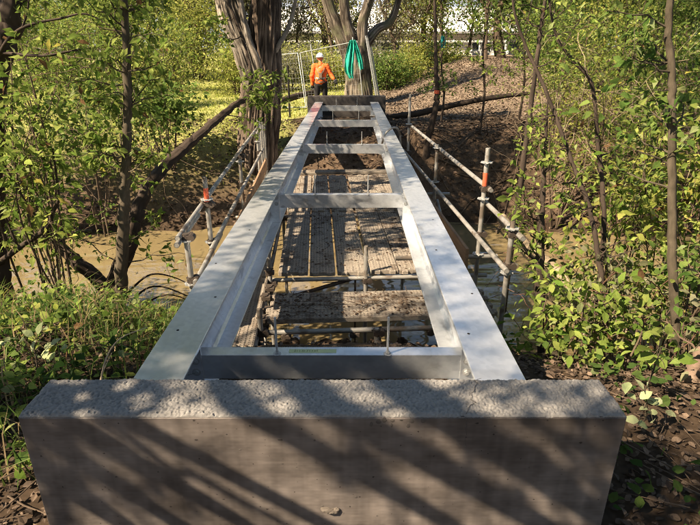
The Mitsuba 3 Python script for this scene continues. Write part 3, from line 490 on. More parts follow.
plant('tall_sapling', 'straight thin dark stem rising through the upper right thicket', 'tree', 49, [([(1.95, 6, -1.8), (1.97, 6, .2), (1.98, 6, 1.19), (1.98, 6, 1.53), (1.99, 6, 1.81), (2.0, 6, 2.8)], [.035, .028, .022, .02, .018, .006])], shoots=12, slen=.6, twigs=3, per=4, lsize=.07, bark='dark', lo=.45)
plant('pale_tree', 'pinkish-barked crooked trunk at the lower right edge', 'tree', 50, [([(2.33, 2.86, -1.2), (2.32, 2.9, -1.0), (2.3, 3.0, -.82), (2.38, 3.1, -.62), (2.6, 3.15, -.2), (2.85, 3.2, .5), (3.0, 3.2, 1.6)], [.062, .058, .048, .042, .036, .03, .012])], shoots=10, slen=.55, twigs=3, per=6, lsize=.08, bark='pink', pal='mid', lo=.45)

for k, (x_, y_, h_, lab) in enumerate(((3.3, 13.8, 3.2, 'airy leafy young tree on the far bank below the litter slope'), (4.7, 15.2, 3.4, 'airy leafy young tree on the litter slope beside the right thicket'), (2.6, 15.6, 2.6, 'small loose-crowned young tree in front of the slope behind the fallen log'))):
    z_ = float(ground_z(x_, y_)); plant('young_tree', lab, 'tree', 560 + k, [([(x_, y_, z_ - .2), (x_ + .05, y_, z_ + h_ * .3), (x_ - .08, y_, z_ + h_ * .65), (x_ + .05, y_, z_ + h_)], [.035, .028, .02, .006])], shoots=18, slen=.85, twigs=4, per=6, lsize=.11, pal='fresh', tpl=2, bark='dark', lo=.3)
# ---- shrubs: left thicket, right thicket, far banks, lawn edge, background
rs = np.random.default_rng(77)
def row(name, spots, seed, label, group, pals, clumps0, per, lsize, sig, dh=.5, low=.2, stems=6):
    for k, (x, y, h, w) in enumerate(spots):
        dist = math.hypot(x, y); tpl = 4 if dist < 8.5 else 2; clumps = int(clumps0 * (.55 if dist < 8.5 else 1))
        if callable(label): lab, grp = label(x, y)
        else: lab, grp = label, group
        shrub(name, lab, 'shrub', seed + k, x, y, h + dh, w, grp, stems=stems, clumps=clumps, per=int(per * (1, .8, 1.5, 1.1)[k % 4]), lsize=lsize * (1, 1.2, .72, .92)[k % 4], width=(1, 1.15, .75, 1)[k % 4], tpl=tpl, pal=pals[k % len(pals)], stem_r=.013 if dist < 8.5 else .02, sig=sig, low=low)
LEFT = [(-3.2, 5.3, 2.2, .5), (-4.7, 5.3, 2.7, .7), (-3.9, 6.1, 2.6, .7), (-5.9, 6.0, 2.7, .8), (-5.4, 11.0, 2.4, .9), (-7.4, 11.0, 3.0, 1.1), (-9.0, 11.6, 3.4, 1.2), (-8.2, 14.4, 3.2, 1.3), (-10.4, 15.5, 3.6, 1.4), (-4.3, 12.6, 1.0, .7)]
row('thicket_shrub', LEFT, 100, lambda x, y: ({-3.2: 'slim yellow-green shrub right behind the slender left tree', -4.7: 'bushy broad-leaved shrub beside the trunk at the left picture edge', -3.9: 'leafy shrub at the water between the slender left tree and the left edge trunk', -5.9: 'shrub behind the left edge trunk, cut by the picture edge'}[x], 'near shrubs of the left thicket') if y < 7.5 else ('yellow-green shrub deeper in the thicket left of the bridge frame', 'deeper shrubs of the left thicket'), None, ('fresh', 'yellow', 'fresh', 'yellow', 'mid'), 52, 36, .115, .18, 1.0, .50)
RIGHT = [(3.2, 5.7, 2.5, .55), (3.9, 5.9, 2.9, .8), (4.3, 5.0, 2.8, .8), (5.2, 5.8, 3.3, .9), (6.3, 6.4, 3.4, 1.0), (4.9, 4.4, 2.8, .7), (4.6, 11.4, 2.8, 1.0), (5.8, 11.0, 3.3, 1.1), (7.2, 11.0, 3.6, 1.2), (8.8, 11.6, 3.8, 1.3), (5.0, 13.2, 2.2, 1.0), (6.4, 13.4, 3.0, 1.2), (8.0, 14.0, 3.6, 1.3), (9.6, 15, 3.8, 1.4), (10.5, 13, 4.2, 1.4)]
row('bank_shrub', RIGHT, 140, lambda x, y: ({3.2: 'slim leafy shrub just behind the forked sapling on the right bank', 3.9: 'yellow-green shrub between the forked sapling and the straight right tree', 4.3: 'tall leafy shrub directly behind the straight right tree', 5.2: 'dark green shrub to the right of the straight right tree', 6.3: 'large shrub cut by the right picture edge behind the others', 4.9: 'leafy shrub nearest the right picture edge beside the straight tree'}[x], 'near shrubs of the right thicket') if y < 7.5 else ('green shrub deeper in the thicket right of the bridge frame', 'deeper shrubs of the right thicket'), None, ('fresh', 'yellow', 'fresh', 'mid', 'fresh'), 74, 38, .105, .18, .9, .40)
NEAR_R = [(2.0, 3.5, .62, .30), (2.65, 3.1, .6, .34), (1.65, 3.6, .7, .24), (2.9, 3.9, 1.1, .45), (3.3, 4.6, 1.8, .55), (2.5, 4.4, 1.2, .4), (3.7, 5.3, 2.4, .7)]
for k, (x, y, h, w) in enumerate(NEAR_R):
    shrub('low_shrub', ('low leafy shrub in the middle of the right bank, left of the straight right tree', 'low greyish shrub at the foot of the pinkish crooked trunk', 'small leafy shrub closest to the right girder behind the abutment', 'knee-high shrub at the foot of the straight right tree', 'waist-high leafy shrub right of the straight right tree', 'greyish shrub at the foot of the arching sapling', 'tall bush at the right picture edge behind the low shrubs')[k], 'shrub', 170 + k, x, y, h, w, 'low shrubs of the near right bank', stems=7, clumps=26, per=12, lsize=.085, tpl=8, pal=('fresh', 'grey', 'fresh', 'mid')[k % 4], stem_r=.009, sig=.13, low=.2)
FAR = [(-7, 20, 2.4, 1.4, 'yellow'), (-9.8, 18.5, 3.2, 1.5, 'fresh'), (-12, 22, 3.8, 1.7, 'yellow'), (-5, 25, 2.2, 1.4, 'yellow'), (-8, 26, 3.2, 1.7, 'fresh'), (-3.0, 27.5, 2.0, 1.4, 'grey'), (-13, 27, 4.2, 2, 'fresh'), (-1.2, 28, 1.8, 1.3, 'yellow'), (.8, 28.5, 1.9, 1.2, 'grey'),
       (1.8, 27, 1.5, 1.0, 'mid'), (3.0, 29, 1.2, 1.0, 'yellow'), (8.0, 20.5, 2.2, 1.3, 'mid'), (9.8, 18, 3.2, 1.4, 'fresh'), (12, 21, 4, 1.8, 'mid'), (9.5, 25, 2.6, 1.6, 'mid'), (13.5, 26, 4.2, 2, 'mid'), (16.5, 24, 4.4, 2, 'dark'), (11.5, 16.5, 4, 1.5, 'fresh')]
for k, (x, y, h, w, pal) in enumerate(FAR):
    lab, grp = ('sunlit yellow-green bush on the lawn beyond the left thicket', 'bushes on the left lawn') if x < 1 else ('sunlit bush on the litter slope beyond the right thicket', 'bushes on the right slope')
    shrub('far_shrub', lab, 'shrub', 200 + k, x, y, h, w, grp, stems=7, clumps=90, per=44, lsize=.13, tpl=2, pal=pal, sig=.27, stem_r=.03, low=.05)
for k, (x, y, h, w, pal) in enumerate([(-17, 30, 5, 2.4, 'mid'), (-13, 33, 5.2, 2.4, 'fresh'), (-9, 33.5, 4.6, 2.2, 'yellow'), (-5.6, 33, 2.0, 2.0, 'yellow'), (-2.4, 34, 1.6, 2.0, 'yellow'), (1.0, 34, 1.4, 2.0, 'yellow'), (4.6, 35, 1.0, 1.9, 'yellow'), (11.0, 31.5, 3.8, 2.2, 'mid'), (15, 31, 5.2, 2.4, 'mid'), (19, 30, 5.6, 2.4, 'dark'), (-21, 27, 5.4, 2.4, 'fresh'), (22.5, 28, 6, 2.6, 'mid'), (-25, 31, 6, 2.6, 'mid'), (-12, 39, 7, 2.8, 'mid'), (14, 38, 6.5, 2.8, 'mid'), (-17, 38, 7.5, 3, 'fresh'), (20, 37, 7.5, 3, 'mid')]):
    shrub('hedge_bush', 'large rounded bush of the hedge line behind the lawn', 'shrub', 240 + k, x, y, h, w, 'hedge line behind the lawn', stems=8, clumps=130, per=46, lsize=.19, tpl=2, pal=pal, sig=.42, stem_r=.05, low=.03)
def bg_tree(seed, x, y, h, r, cr, cz, pal, clumps=130, per=60, ls=.22, bark='brown'):
    key = thing('background_tree', 'tall leafy tree in the background behind the hedge line', 'tree', 'background trees'); rng = np.random.default_rng(seed); z = float(ground_z(x, y))
    ln = smooth_line([(x, y, z - .3), (x + rng.normal() * .2, y, z + h * .3), (x + rng.normal() * .5, y, z + h * .65), (x + rng.normal() * .8, y, z + h)], 24); parts = [tube(ln, np.linspace(r, r * .25, 24), 12)]; tips = [ln[14], ln[18], ln[21]]
    for k in range(6):
        a = rng.random() * 6.28; b = ln[8 + 2 * k]; e = b + np.array([math.cos(a) * cr * .6, math.sin(a) * cr * .6, h * .15]); parts.append(tube(smooth_line([b, (b + e) / 2 + [0, 0, .3], e], 8), np.linspace(r * .4, .03, 8), 7)); tips.append(e)
    V, F = join(parts); part(key, 'trunk', (V, F), 'mat_bark', smooth=True, color=bark_cols(V, *BARK[bark], seed))
    crown(key, seed + 500, (x, y, z + cz), (cr, cr, h * .42), clumps, per, ls, pal, 2, .45, tips)
for k, a in enumerate([(-.9, 31, 6, .12, 1.5, 4.2, 'yellow', 40, 40, .14), (2.4, 32, 6.5, .13, 1.9, 4.3, 'grey', 60, 44, .15), (5.0, 31.5, 6, .12, 1.6, 4.4, 'fresh', 50, 44, .15), (7.2, 30, 6, .12, 1.7, 4.2, 'mid', 60, 44, .15), (-3.6, 41, 5, .1, 1.8, 3.2, 'grey', 70, 44, .15), (.6, 41.5, 5, .1, 1.8, 3.0, 'grey', 70, 44, .15), (3.2, 40.5, 5, .1, 1.7, 3.2, 'grey', 70, 44, .15), (5.8, 41, 5, .1, 1.8, 3.0, 'yellow', 40, 40, .17), (8.4, 41, 5, .12, 1.8, 3.4, 'mid', 40, 40, .17), (10.6, 41, 5, .12, 1.8, 3.2, 'mid', 70, 44, .17), (12.4, 42, 5, .12, 2.0, 3.0, 'mid', 80, 44, .17), (-15, 35, 8, .3, 3.4, 4.0, 'fresh'), (-10, 37, 9, .35, 3.6, 4.6, 'yellow'), (-6.0, 37, 8, .3, 2.6, 5.0, 'grey'), (-1.6, 39, 9, .28, 2.8, 6.0, 'grey'), (4.6, 37, 7, .22, 2.0, 4.8, 'yellow'), (9.4, 35, 8, .28, 2.6, 4.8, 'mid'), (13.5, 34, 9, .3, 3.2, 4.4, 'mid'), (18, 33, 9, .35, 3.6, 4.4, 'dark'), (14, 18, 8, .25, 3.0, 4.0, 'fresh'), (23, 40, 11, .4, 4.5, 5.5, 'mid'), (-24, 42, 11, .4, 4.5, 5.5, 'mid'), (10.6, 22.5, 6.5, .16, 2.2, 3.8, 'mid'),
                       (-17, 60, 13, .4, 6, 7, 'mid'), (22, 60, 13, .4, 6, 7, 'dark'), (34, 52, 13, .4, 6, 7, 'mid'), (-34, 54, 13, .4, 6, 7, 'fresh')]):
    bg_tree(300 + k, *a)
for k, (x, y, h, w) in enumerate([(-9, -9, 5, 2.6), (-4, -11, 4.6, 2.6), (1, -11.5, 5, 2.6), (6, -10, 5, 2.6), (10, -6, 5, 2.6)]):
    shrub('hedge_bush', 'large bush behind the photographer', 'shrub', 280 + k, x, y, h, w, 'bushes behind the photographer', stems=6, clumps=90, per=46, lsize=.22, tpl=2, pal='dark', sig=.45, stem_r=.05, low=.03)
# canopy trees left of and behind the photographer (they shade the bridge)
def canopy(seed, x, y, cx, cy, cz, rx, rz, clumps, per, ls=.11, limbs=()):
    key = thing('canopy_tree', 'tall tree standing outside the picture around the photographer', 'tree', 'canopy trees outside the picture'); z = float(ground_z(x, y))
    ln = smooth_line([(x, y, z - .3), (x * .9 + cx * .1, y * .9 + cy * .1, z * .5 + cz * .3), (x * .6 + cx * .4, y * .6 + cy * .4, cz * .75), (cx, cy, cz + .5)], 24); ps = [tube(ln, np.linspace(.2, .05, 24), 12)]
    for pts, rr in limbs: l2 = smooth_line(pts, 24); ps.append(tube(l2, np.interp(np.linspace(0, 1, 24), np.linspace(0, 1, len(rr)), rr), 10))
    V, F = join(ps); part(key, 'trunk', (V, F), 'mat_bark', smooth=True, color=bark_cols(V, *BARK['brown'], seed)); crown(key, seed, (cx, cy, cz), (rx, rx, rz), int(clumps * .75), int(per * 1.7), ls, 'mid', 2, .21, [ln[14], ln[18], ln[22]])
for a in [(401, -6.2, .2, -4.7, .7, 4.8, 1.7, .8, 26, 50), (402, -9.0, 4.6, -4.9, 4.2, 5.2, 1.9, .8, 32, 46), (403, -9.6, 9.4, -5.0, 8.2, 5.4, 1.9, .8, 36, 46)]: canopy(*a, ls=.10)
# upper crowns, above the picture, of the trees on the left bank
crown('slender_tree', 421, (-2.3, 5.0, 3.2), (1.1, 1.1, .6), 26, 42, .10, 'fresh', 2, .22, [(-1.95, 5.2, 2.6), (-1.9, 5.2, 3.1)])
crown('edge_tree', 422, (-3.0, 5.9, 3.7), (1.4, 1.5, .7), 30, 42, .10, 'fresh', 2, .24, [(-3.0, 5.4, 3.2), (-2.9, 5.3, 3.9)])
crown('leaning_tree', 424, (-3.2, 9.9, 5.4), (2.0, 1.9, .8), 52, 100, .11, 'fresh', 2, .26, [(-2.1, 8.5, 3.5), (-2.2, 8.7, 4.0)])
crown('leaning_tree', 423, (-2.3, 8.6, 3.6), (1.5, 1.7, .7), 36, 42, .10, 'fresh', 2, .24, [(-2.0, 8.5, 3.0), (-2.1, 8.5, 3.5)])
for a in [(410, 4.2, -3.5, .6, .4, 7.6, 3.2, 1.0, 80, 60), (411, 8.5, 5.0, .2, 5.6, 8.0, 3.4, 1.0, 80, 60), (412, 12.5, 9, 1.0, 11, 8.6, 3.4, 1.0, 60, 60)]: canopy(*a, ls=.13)
for a in [(406, 4.6, -2.5, 2.6, -1.6, 5.6, 2.6, 1.1, 60, 60), (407, 5.0, 1.5, 4.0, 2.2, 5.8, 2.3, 1.1, 50, 60), (408, -1.5, -6.5, -.6, -5.0, 4.6, 2.6, 1.6, 60, 60), (409, 3.5, -7, 3.6, -5.5, 4.0, 2.4, 1.6, 50, 60)]: canopy(*a)
# the tree behind the photographer's left shoulder, whose bare limbs and leaves throw streaks over the abutment
def up_sun(x, z, t): return np.array([x, AY0, z]) + SUN * t
limbs = []
for k, ((xa, za, ta), (xb, zb, tb), r) in enumerate((((-1.10, -.02, 2.6), (-.52, -.50, 2.4), .042), ((-1.25, -.05, 2.9), (-.75, -.54, 2.7), .045), ((-1.30, -.22, 2.8), (-1.0, -.52, 2.6), .055), ((-.86, -.02, 2.9), (-.20, -.50, 2.7), .036), ((-.78, -.06, 2.6), (-.05, -.58, 2.5), .016), ((-.35, -.01, 3.8), (.30, -.47, 3.4), .048), ((.02, -.02, 4.0), (.75, -.52, 3.6), .060), ((.42, -.04, 4.2), (.98, -.46, 3.9), .07), ((-.62, -.30, 3.6), (-.2, -.62, 3.4), .018))):
    A, B = up_sun(xa, za, ta), up_sun(xb, zb, tb); d = B - A; root = np.array([-7.1, -.7, 5.0 + .22 * k]); pre = A - d * .5; limbs.append(([root, root * .5 + pre * .5 + [0, 0, .25], pre, A, B, B + d * .4, B + d * .7 + [0, 0, .1]], [r * 1.3, r * 1.2, r * 1.1, r, r * .8, r * .55, r * .2]))
canopy(404, -7.4, -.9, -6.8, -.8, 6.9, 1.4, .8, 16, 50, limbs=limbs)
k404 = [k for k in labels if k.startswith('canopy_tree')][-1]
for j, (xa, za, ta, rr, nc, pr) in enumerate(((1.95, -.72, 8.2, (.75, .7, .3), 14, 60), (-1.1, .03, 4.6, (.30, .26, .16), 6, 60), (.90, -.10, 5.2, (.40, .34, .24), 6, 50), (.1, .30, 5.4, (.6, .4, .2), 5, 50))):
    c = up_sun(xa, za, ta); crown(k404, 430 + j, c, rr, nc, pr, .085, 'mid', 2, .13, [c + [-.8, -.4, .1], c + [-.5, -.9, -.2]])
# ------------------------------------------------------------------ undergrowth, grass, litter
def scatter(rng, n, x0, x1, y0, y1, keep=None):
    x, y = rng.uniform(x0, x1, n), rng.uniform(y0, y1, n)
    if keep is not None: k = rng.random(n) < keep(x, y); x, y = x[k], y[k]
    return x, y
def clear_of_abutment(x, y): return ~((x > AX0 - .02) & (x < AX1 + .02) & (y > AY0 - .05) & (y < AY1 + .03))
def blades(rng, x, y, hmin, hmax, w, cols, lean=.5):
    n = len(x); z = ground_z(x, y); p = np.stack([x, y, z - .01], -1); a = rng.random(n) * 6.283; h = rng.uniform(hmin, hmax, n)[:, None]
    d = np.stack([np.cos(a), np.sin(a), a * 0], -1); s = np.stack([-np.sin(a), np.cos(a), a * 0], -1) * w * rng.uniform(.6, 1.3, (n, 1)); l = lean * rng.uniform(.2, 1.3, (n, 1))
    m = p + [0, 0, .6] * h + d * h * l * .35; t = p + np.array([0, 0, .95]) * h * (1 - .35 * l) + d * h * l
    v = np.stack([p - s, p + s, m - s * .8, m + s * .8, t], 1).reshape(-1, 3); f = np.array([[0, 1, 3], [0, 3, 2], [2, 3, 4]])[None] + (np.arange(n) * 5)[:, None, None]
    return v, f.reshape(-1, 3), np.repeat(cols, 5, 0)
def stuff(name, label, catg, mesh, mat, col): k = thing(name, label, catg, kind='stuff'); solo(k, mesh, mat, color=col)
rng = np.random.default_rng(501)
x, y = scatter(rng, 14000, -5.5, -1.15, 1.9, 6.3, lambda x, y: (.25 + .75 * (meshkit.fbm(np.stack([x, y, x * 0], -1) * 1.7, 3, 41) > .5)) * clear_of_abutment(x, y))
cols = leaf_cols(rng, len(x), 'mid'); dry = rng.random(len(x)) < .34; cols[dry] = leaf_cols(rng, dry.sum(), 'dry'); v, f, c = blades(rng, x, y, .12, .50, .0042, cols, .8)
stuff('bank_grass', 'tufty green grass with dry blades on the bank left of the frame', 'grass', (v, f), 'mat_leaf', c)
def cover(rng, x, y, hmax, lsize, pal, tpl=4):
    n = len(x); z = ground_z(x, y) + hmax * (meshkit.fbm(np.stack([x, y, x * 0], -1) * 1.4, 3, 51) * .9 + .1) * rng.random(n) ** .6; P = np.stack([x, y, z], -1); d = norml(rng.standard_normal((n, 3)) * [1, 1, .5]); nr = norml(np.array([-.2, -.15, .8]) + rng.standard_normal((n, 3)) * .45)
    return leaf_mesh(P, d, nr, lsize * rng.uniform(.5, 1.3, n), tpl, leaf_cols(rng, n, pal), 1.35)
x, y = scatter(rng, 5600, -6, -1.0, 1.95, 6.2, lambda x, y: clear_of_abutment(x, y) * sstep(-.95, -1.25, x) * (.35 + .65 * (meshkit.fbm(np.stack([x, y, x * 0], -1) * 1.1 + 7, 3, 43) > .46))); v, f, c = cover(rng, x, y, .50, .068, 'dark')
x2, y2 = scatter(rng, 1500, -4, -1.3, 1.95, 4.4, lambda x, y: clear_of_abutment(x, y) * 1.0); v2, f2, c2 = cover(rng, x2, y2, .55, .062, 'fresh', 8)
V, F = join([(v, f), (v2, f2)]); stuff('ground_cover', 'low broad-leaved ground cover on the bank behind the left end of the abutment', 'ground cover', (V, F), 'mat_leaf', np.vstack([c, c2]))
x, y = scatter(rng, 2600, 1.2, 6.5, 2.6, 6.8, lambda x, y: .8 * (meshkit.fbm(np.stack([x, y, x * 0], -1) * 1.3 + 3, 3, 45) > .47)); v, f, c = cover(rng, x, y, .40, .07, 'mid')
x2, y2 = scatter(rng, 520, 1.1, 3.2, 1.3, 3.2, lambda x, y: clear_of_abutment(x, y) * (meshkit.fbm(np.stack([x, y, x * 0], -1) * 1.6 + 3, 3, 47) > .44)); v2, f2, c2 = cover(rng, x2, y2, .16, .062, 'dark', 8); (v, f), c = join([(v, f), (v2, f2)]), np.vstack([c, c2])
stuff('undergrowth', 'patchy green undergrowth beneath the right bank shrubs', 'ground cover', (v, f), 'mat_leaf', c)
x, y = scatter(rng, 36000, -16, 1.5, 11, 30, lambda x, y: lawn_mask(x, y)); g = leaf_cols(rng, len(x), 'yellow') * 1.3; v, f, c = blades(rng, x, y, .05, .16, .012, g, .8)
stuff('lawn_grass', 'sunlit yellow-green lawn beyond the creek on the left', 'grass', (v, f), 'mat_leaf', c)
def litter(rng, x, y, size, c0, c1, tpl=4, lift=.012):
    n = len(x); P = np.stack([x, y, ground_z(x, y) + lift * (.3 + rng.random(n))], -1); d = norml(rng.standard_normal((n, 3)) * [1, 1, .22]); nr = norml(np.array([0, 0, 1]) + rng.standard_normal((n, 3)) * .55); t = rng.random((n, 1)) ** 1.6; col = (np.array(c0) * (1 - t) + np.array(c1) * t) * (.75 + .5 * rng.random((n, 1)))
    return leaf_mesh(P, d, nr, size * rng.uniform(.4, 1.3, n), tpl, col, 1.2)
x, y = scatter(rng, 22000, -3.6, 4.2, .2, 4.2, lambda x, y: clear_of_abutment(x, y) * np.where((x > AX0) & (x < AX1) & (y > AY1 - .1), .15, 1.)); v, f, c = litter(rng, x, y, .044, (.03, .021, .015), (.16, .115, .082), 8, .02)
stuff('leaf_litter', 'brown leaf litter on the ground around the near abutment', 'leaf litter', (v, f), 'mat_litter', c)
x, y = scatter(rng, 64000, .3, 16, 13.4, 32, lambda x, y: sstep(14.0, 16.2, y + rng.normal(0, .5, len(y))) * (1 - .85 * lawn_mask(x, y))); v, f, c = litter(rng, x, y, .088, (.085, .062, .044), (.27, .215, .16), 2, .03)
stuff('slope_litter', 'pinkish-brown dry leaf litter on the sunlit slope right of the far abutment', 'leaf litter', (v, f), 'mat_litter', c)
x, y = scatter(rng, 14000, -6, 8, 10.6, 16, lambda x, y: .8 * (ground_z(x, y) > WATER + .05)); v, f, c = litter(rng, x, y, .10, (.035, .025, .018), (.16, .11, .08), 2, .03)
stuff('bank_litter', 'dark leaf litter on the far creek bank below the far abutment', 'leaf litter', (v, f), 'mat_litter', c)
def sticks(rng, n, x0, x1, y0, y1, L, r, lift=.02):
    out = []
    for k in range(n):
        x, y = rng.uniform(x0, x1), rng.uniform(y0, y1); a = rng.random() * 6.283; l = L * rng.uniform(.4, 1.4); s = np.linspace(-.5, .5, 5); b = rng.normal() * .2; px, py = x + l * (s * math.cos(a) - b * s * s * math.sin(a)), y + l * (s * math.sin(a) + b * s * s * math.cos(a))
        out.append(tube(np.stack([px, py, np.maximum(ground_z(px, py), WATER - .02) + lift + rng.uniform(0, .05)], -1), r * rng.uniform(.5, 1.3) * np.linspace(1, .5, 5), 5))
    return join(out)
v, f = sticks(rng, 90, 1.15, 3.4, 1.5, 3.6, .42, .004); v2, f2 = sticks(rng, 50, -3.0, -1.32, 1.2, 2.6, .35, .004); V, F = join([(v, f), (v2, f2)])
stuff('fallen_twigs', 'thin dry twigs on the ground beside both ends of the near abutment', 'twigs', (V, F), 'mat_bark', bark_cols(V, *BARK['brown'], 5))
v, f = sticks(rng, 150, -1.5, 6, 11.2, 16.2, 1.3, .018, .04); stuff('bank_sticks', 'tangle of sticks and roots on the far creek bank', 'sticks', (v, f), 'mat_bark', bark_cols(v, *BARK['brown'], 8))
x, y = scatter(rng, 900, -7, 6.5, 6.3, 11.5, lambda x, y: (ground_z(x, y) < WATER - .05) * (.12 + .88 * (meshkit.fbm(np.stack([x, y, x * 0], -1) * .8, 3, 61) > .55))); n = len(x); P = np.stack([x, y, np.full(n, WATER + .006)], -1)
v, f, c = leaf_mesh(P, norml(rng.standard_normal((n, 3)) * [1, 1, .03]), norml(np.array([0, 0, 1]) + rng.standard_normal((n, 3)) * .06), .07 * rng.uniform(.4, 1.3, n), 4, (np.array([.10, .075, .04]) + np.array([.14, .11, .05]) * rng.random((n, 1))), 1.1); stuff('floating_leaves', 'scattered leaves floating on the muddy creek', 'floating leaves', (v, f), 'mat_litter', c)
# drift branches in the water at the near left bank and mud clods at its edge
for k, pts in enumerate([[(-3.1, 6.5, -2.1), (-2.85, 6.55, -1.78), (-2.6, 6.6, -1.72), (-2.25, 6.6, -1.86), (-1.95, 6.6, -2.0)], [(-3.0, 6.6, -2.15), (-2.7, 6.6, -1.9), (-2.4, 6.6, -1.86), (-2.05, 6.65, -2.1)], [(-3.0, 6.4, -2.2), (-2.75, 6.4, -2.05), (-2.45, 6.4, -2.03), (-2.1, 6.4, -2.25)], [(-3.15, 6.7, -1.9), (-2.8, 6.75, -1.62), (-2.5, 6.8, -1.66), (-2.2, 6.8, -1.82)], [(-2.95, 6.5, -2.2), (-2.6, 6.5, -2.12), (-2.2, 6.5, -2.0), (-1.9, 6.5, -2.2)]]):
    ln = smooth_line(pts, 20); v, f = tube(ln, np.linspace(.017, .005, 20), 7); solo(thing('drift_branch', 'bare dark drift branch arching over the water beside the left girder', 'branch', 'drift branches left of the frame'), (v, f), 'mat_bark', smooth=True, color=bark_cols(v, *BARK['dark'], k))
mud = [blob((x_, 5.9 + .45 * rng.random(), WATER - .02 + .05 * rng.random()), (.14 * rng.uniform(.5, 1.4), .12 * rng.uniform(.5, 1.3), .10 * rng.uniform(.5, 1.4)), 20 + k, 3, .9) for k, x_ in enumerate(np.linspace(-.9, 1.1, 22))]
V, F = join(mud); stuff('mud_clods', 'dark muddy clods at the near water edge beneath the frame', 'mud', (V, F), 'mat_bark', bark_cols(V, (.025, .018, .013), (.075, .052, .036), 3, (20, 20, 20)))
deb = []; dc = []
for k in range(700):
    u = rng.random(); xx, yy = rng.uniform(-.45, 1.2), rng.choice([rng.uniform(5.45, 7.7), rng.uniform(7.9, 10.3), rng.uniform(4.36, 4.86)]); p = R(xx, yy, DZ + .008)
    if u < .55: deb.append(blob(p, (.011 * rng.uniform(.4, 1.6), .011 * rng.uniform(.4, 1.6), .006 * rng.uniform(.5, 1.5)), k, 1, .9))
    else: a = rng.random() * 6.28; l = rng.uniform(.03, .13); deb.append(tube([p, p + [l * math.cos(a), l * math.sin(a), .012]], .003, 4))
V, F = join(deb); stuff('deck_debris', 'mud crumbs and twigs scattered over the scaffold planks', 'debris', (V, F), 'mat_bark', bark_cols(V, (.03, .02, .014), (.12, .085, .06), 4, (30, 30, 30)))
# straw-coloured dead vines in the right thicket, cane stems in both
def vines(n, x0, x1, y0, y1, z0, z1, L, r, seed):
    g = np.random.default_rng(seed); out = []
    for k in range(n):
        p = np.array([g.uniform(x0, x1), g.uniform(y0, y1), g.uniform(z0, z1)]); d = norml(g.standard_normal(3) * [1, .6, 1.1]); q = [p]
        for i in range(9): d = norml(d + g.standard_normal(3) * .2 + [0, 0, -.05]); q.append(q[-1] + d * L / 9 * g.uniform(.6, 1.3))
        out.append(tube(smooth_line(q, 18), np.linspace(r, r * .4, 18), 4, False))
    return join(out)
v, f = vines(90, 2.8, 6.5, 7.0, 11.0, -.9, 1.6, 1.3, .0048, 9); stuff('dead_vines', 'tangle of straw-coloured dead vines hanging in the right thicket', 'vines', (v, f), 'mat_bark', bark_cols(v, *BARK['straw'], 9))
v, f = vines(120, -5.6, -3.0, 5.6, 9.0, -1.2, 1.6, 1.3, .006, 10); stuff('thin_canes', 'thin grey-brown canes and twigs crossing in the left thicket', 'canes', (v, f), 'mat_bark', bark_cols(v, *BARK['brown'], 10))
v, f = vines(60, 1.7, 3.4, 3.6, 5.6, -1.6, -.2, .8, .005, 12); stuff('red_brown_twigs', 'reddish-brown bare twigs above the water on the right bank', 'twigs', (v, f), 'mat_bark', bark_cols(v, (.05, .025, .018), (.15, .08, .055), 12))

# ---- weeds whose single leaves show
def weed(name, label, root, leaves, pal, seed, size, stem='olive', width=1.25, catg='plant', group=None):
    g = np.random.default_rng(seed); key = thing(name, label, catg, group); root = np.asarray(root, float); ps = []; pos = np.array([l[:3] for l in leaves]); c = pos.mean(0); top = c + [0, 0, .02]
    mid = smooth_line([root, root * .5 + top * .5 + [.03, 0, 0], top], 10); ps.append(tube(mid, np.linspace(.006, .003, 10), 6))
    lv = []
    for p in pos:
        b = mid[g.integers(4, 10)]; d = norml(p - b + g.standard_normal(3) * .05); d = norml(d * [1, 1, .35] + g.standard_normal(3) * .25); s = size * g.uniform(.75, 1.2); st = p - d * s * .5; ps.append(tube(smooth_line([b, (b + st) / 2 + [0, 0, .015], st], 6), np.linspace(.0025, .0014, 6), 4)); lv.append((st, d, s))
    V, F = join(ps); part(key, 'stem', (V, F), 'mat_bark', smooth=True, color=bark_cols(V, *BARK[stem], seed))
    for st, d, s in lv:
        nr = norml(np.array([-.35, -.3, .8]) + g.standard_normal(3) * .28); v, f, c = leaf_mesh(st[None], d[None], nr[None], np.array([s]), 8, leaf_cols(g, 1, pal), width); part(key, 'leaf', (v, f), 'mat_leaf', color=c)
PALE = [(1.56, 2.5, -.47), (1.60, 2.5, -.53), (1.68, 2.5, -.52), (1.67, 2.48, -.60), (1.74, 2.5, -.64), (1.74, 2.52, -.58), (1.85, 2.5, -.65), (1.68, 2.46, -.70), (1.64, 2.52, -.46), (1.60, 2.46, -.66), (1.79, 2.55, -.60), (1.76, 2.5, -.70), (1.71, 2.55, -.49)]
PALE = [(x_ * .9, y_ * .9, 1.3 + (z_ - 1.3) * .9) for x_, y_, z_ in PALE]
weed('pale_leaved_plant', 'small plant with pale round-toothed leaves catching the sun at the right end of the abutment', (1.56, 2.35, -.68), PALE, 'pale', 61, .068)
weed('pale_leaved_plant', 'upright plant with large pale leaves above the right end of the abutment', (1.75, 2.75, -.9), [(1.60, 2.5, -.22), (1.66, 2.5, -.30), (1.62, 2.5, -.27), (1.80, 2.5, -.24), (1.85, 2.5, -.29), (1.74, 2.55, -.33), (1.70, 2.6, -.18), (1.78, 2.6, -.15)], 'fresh', 62, .095)
weed('dark_leaved_plant', 'shaded plant with broad dull leaves lying over the litter right of the abutment', (1.75, 1.95, -.6), [(1.62, 1.95, -.50), (1.72, 1.9, -.53), (1.80, 1.95, -.50), (1.68, 1.85, -.55), (1.86, 1.9, -.52), (1.76, 2.02, -.47)], 'dark', 63, .095)
g = np.random.default_rng(64)
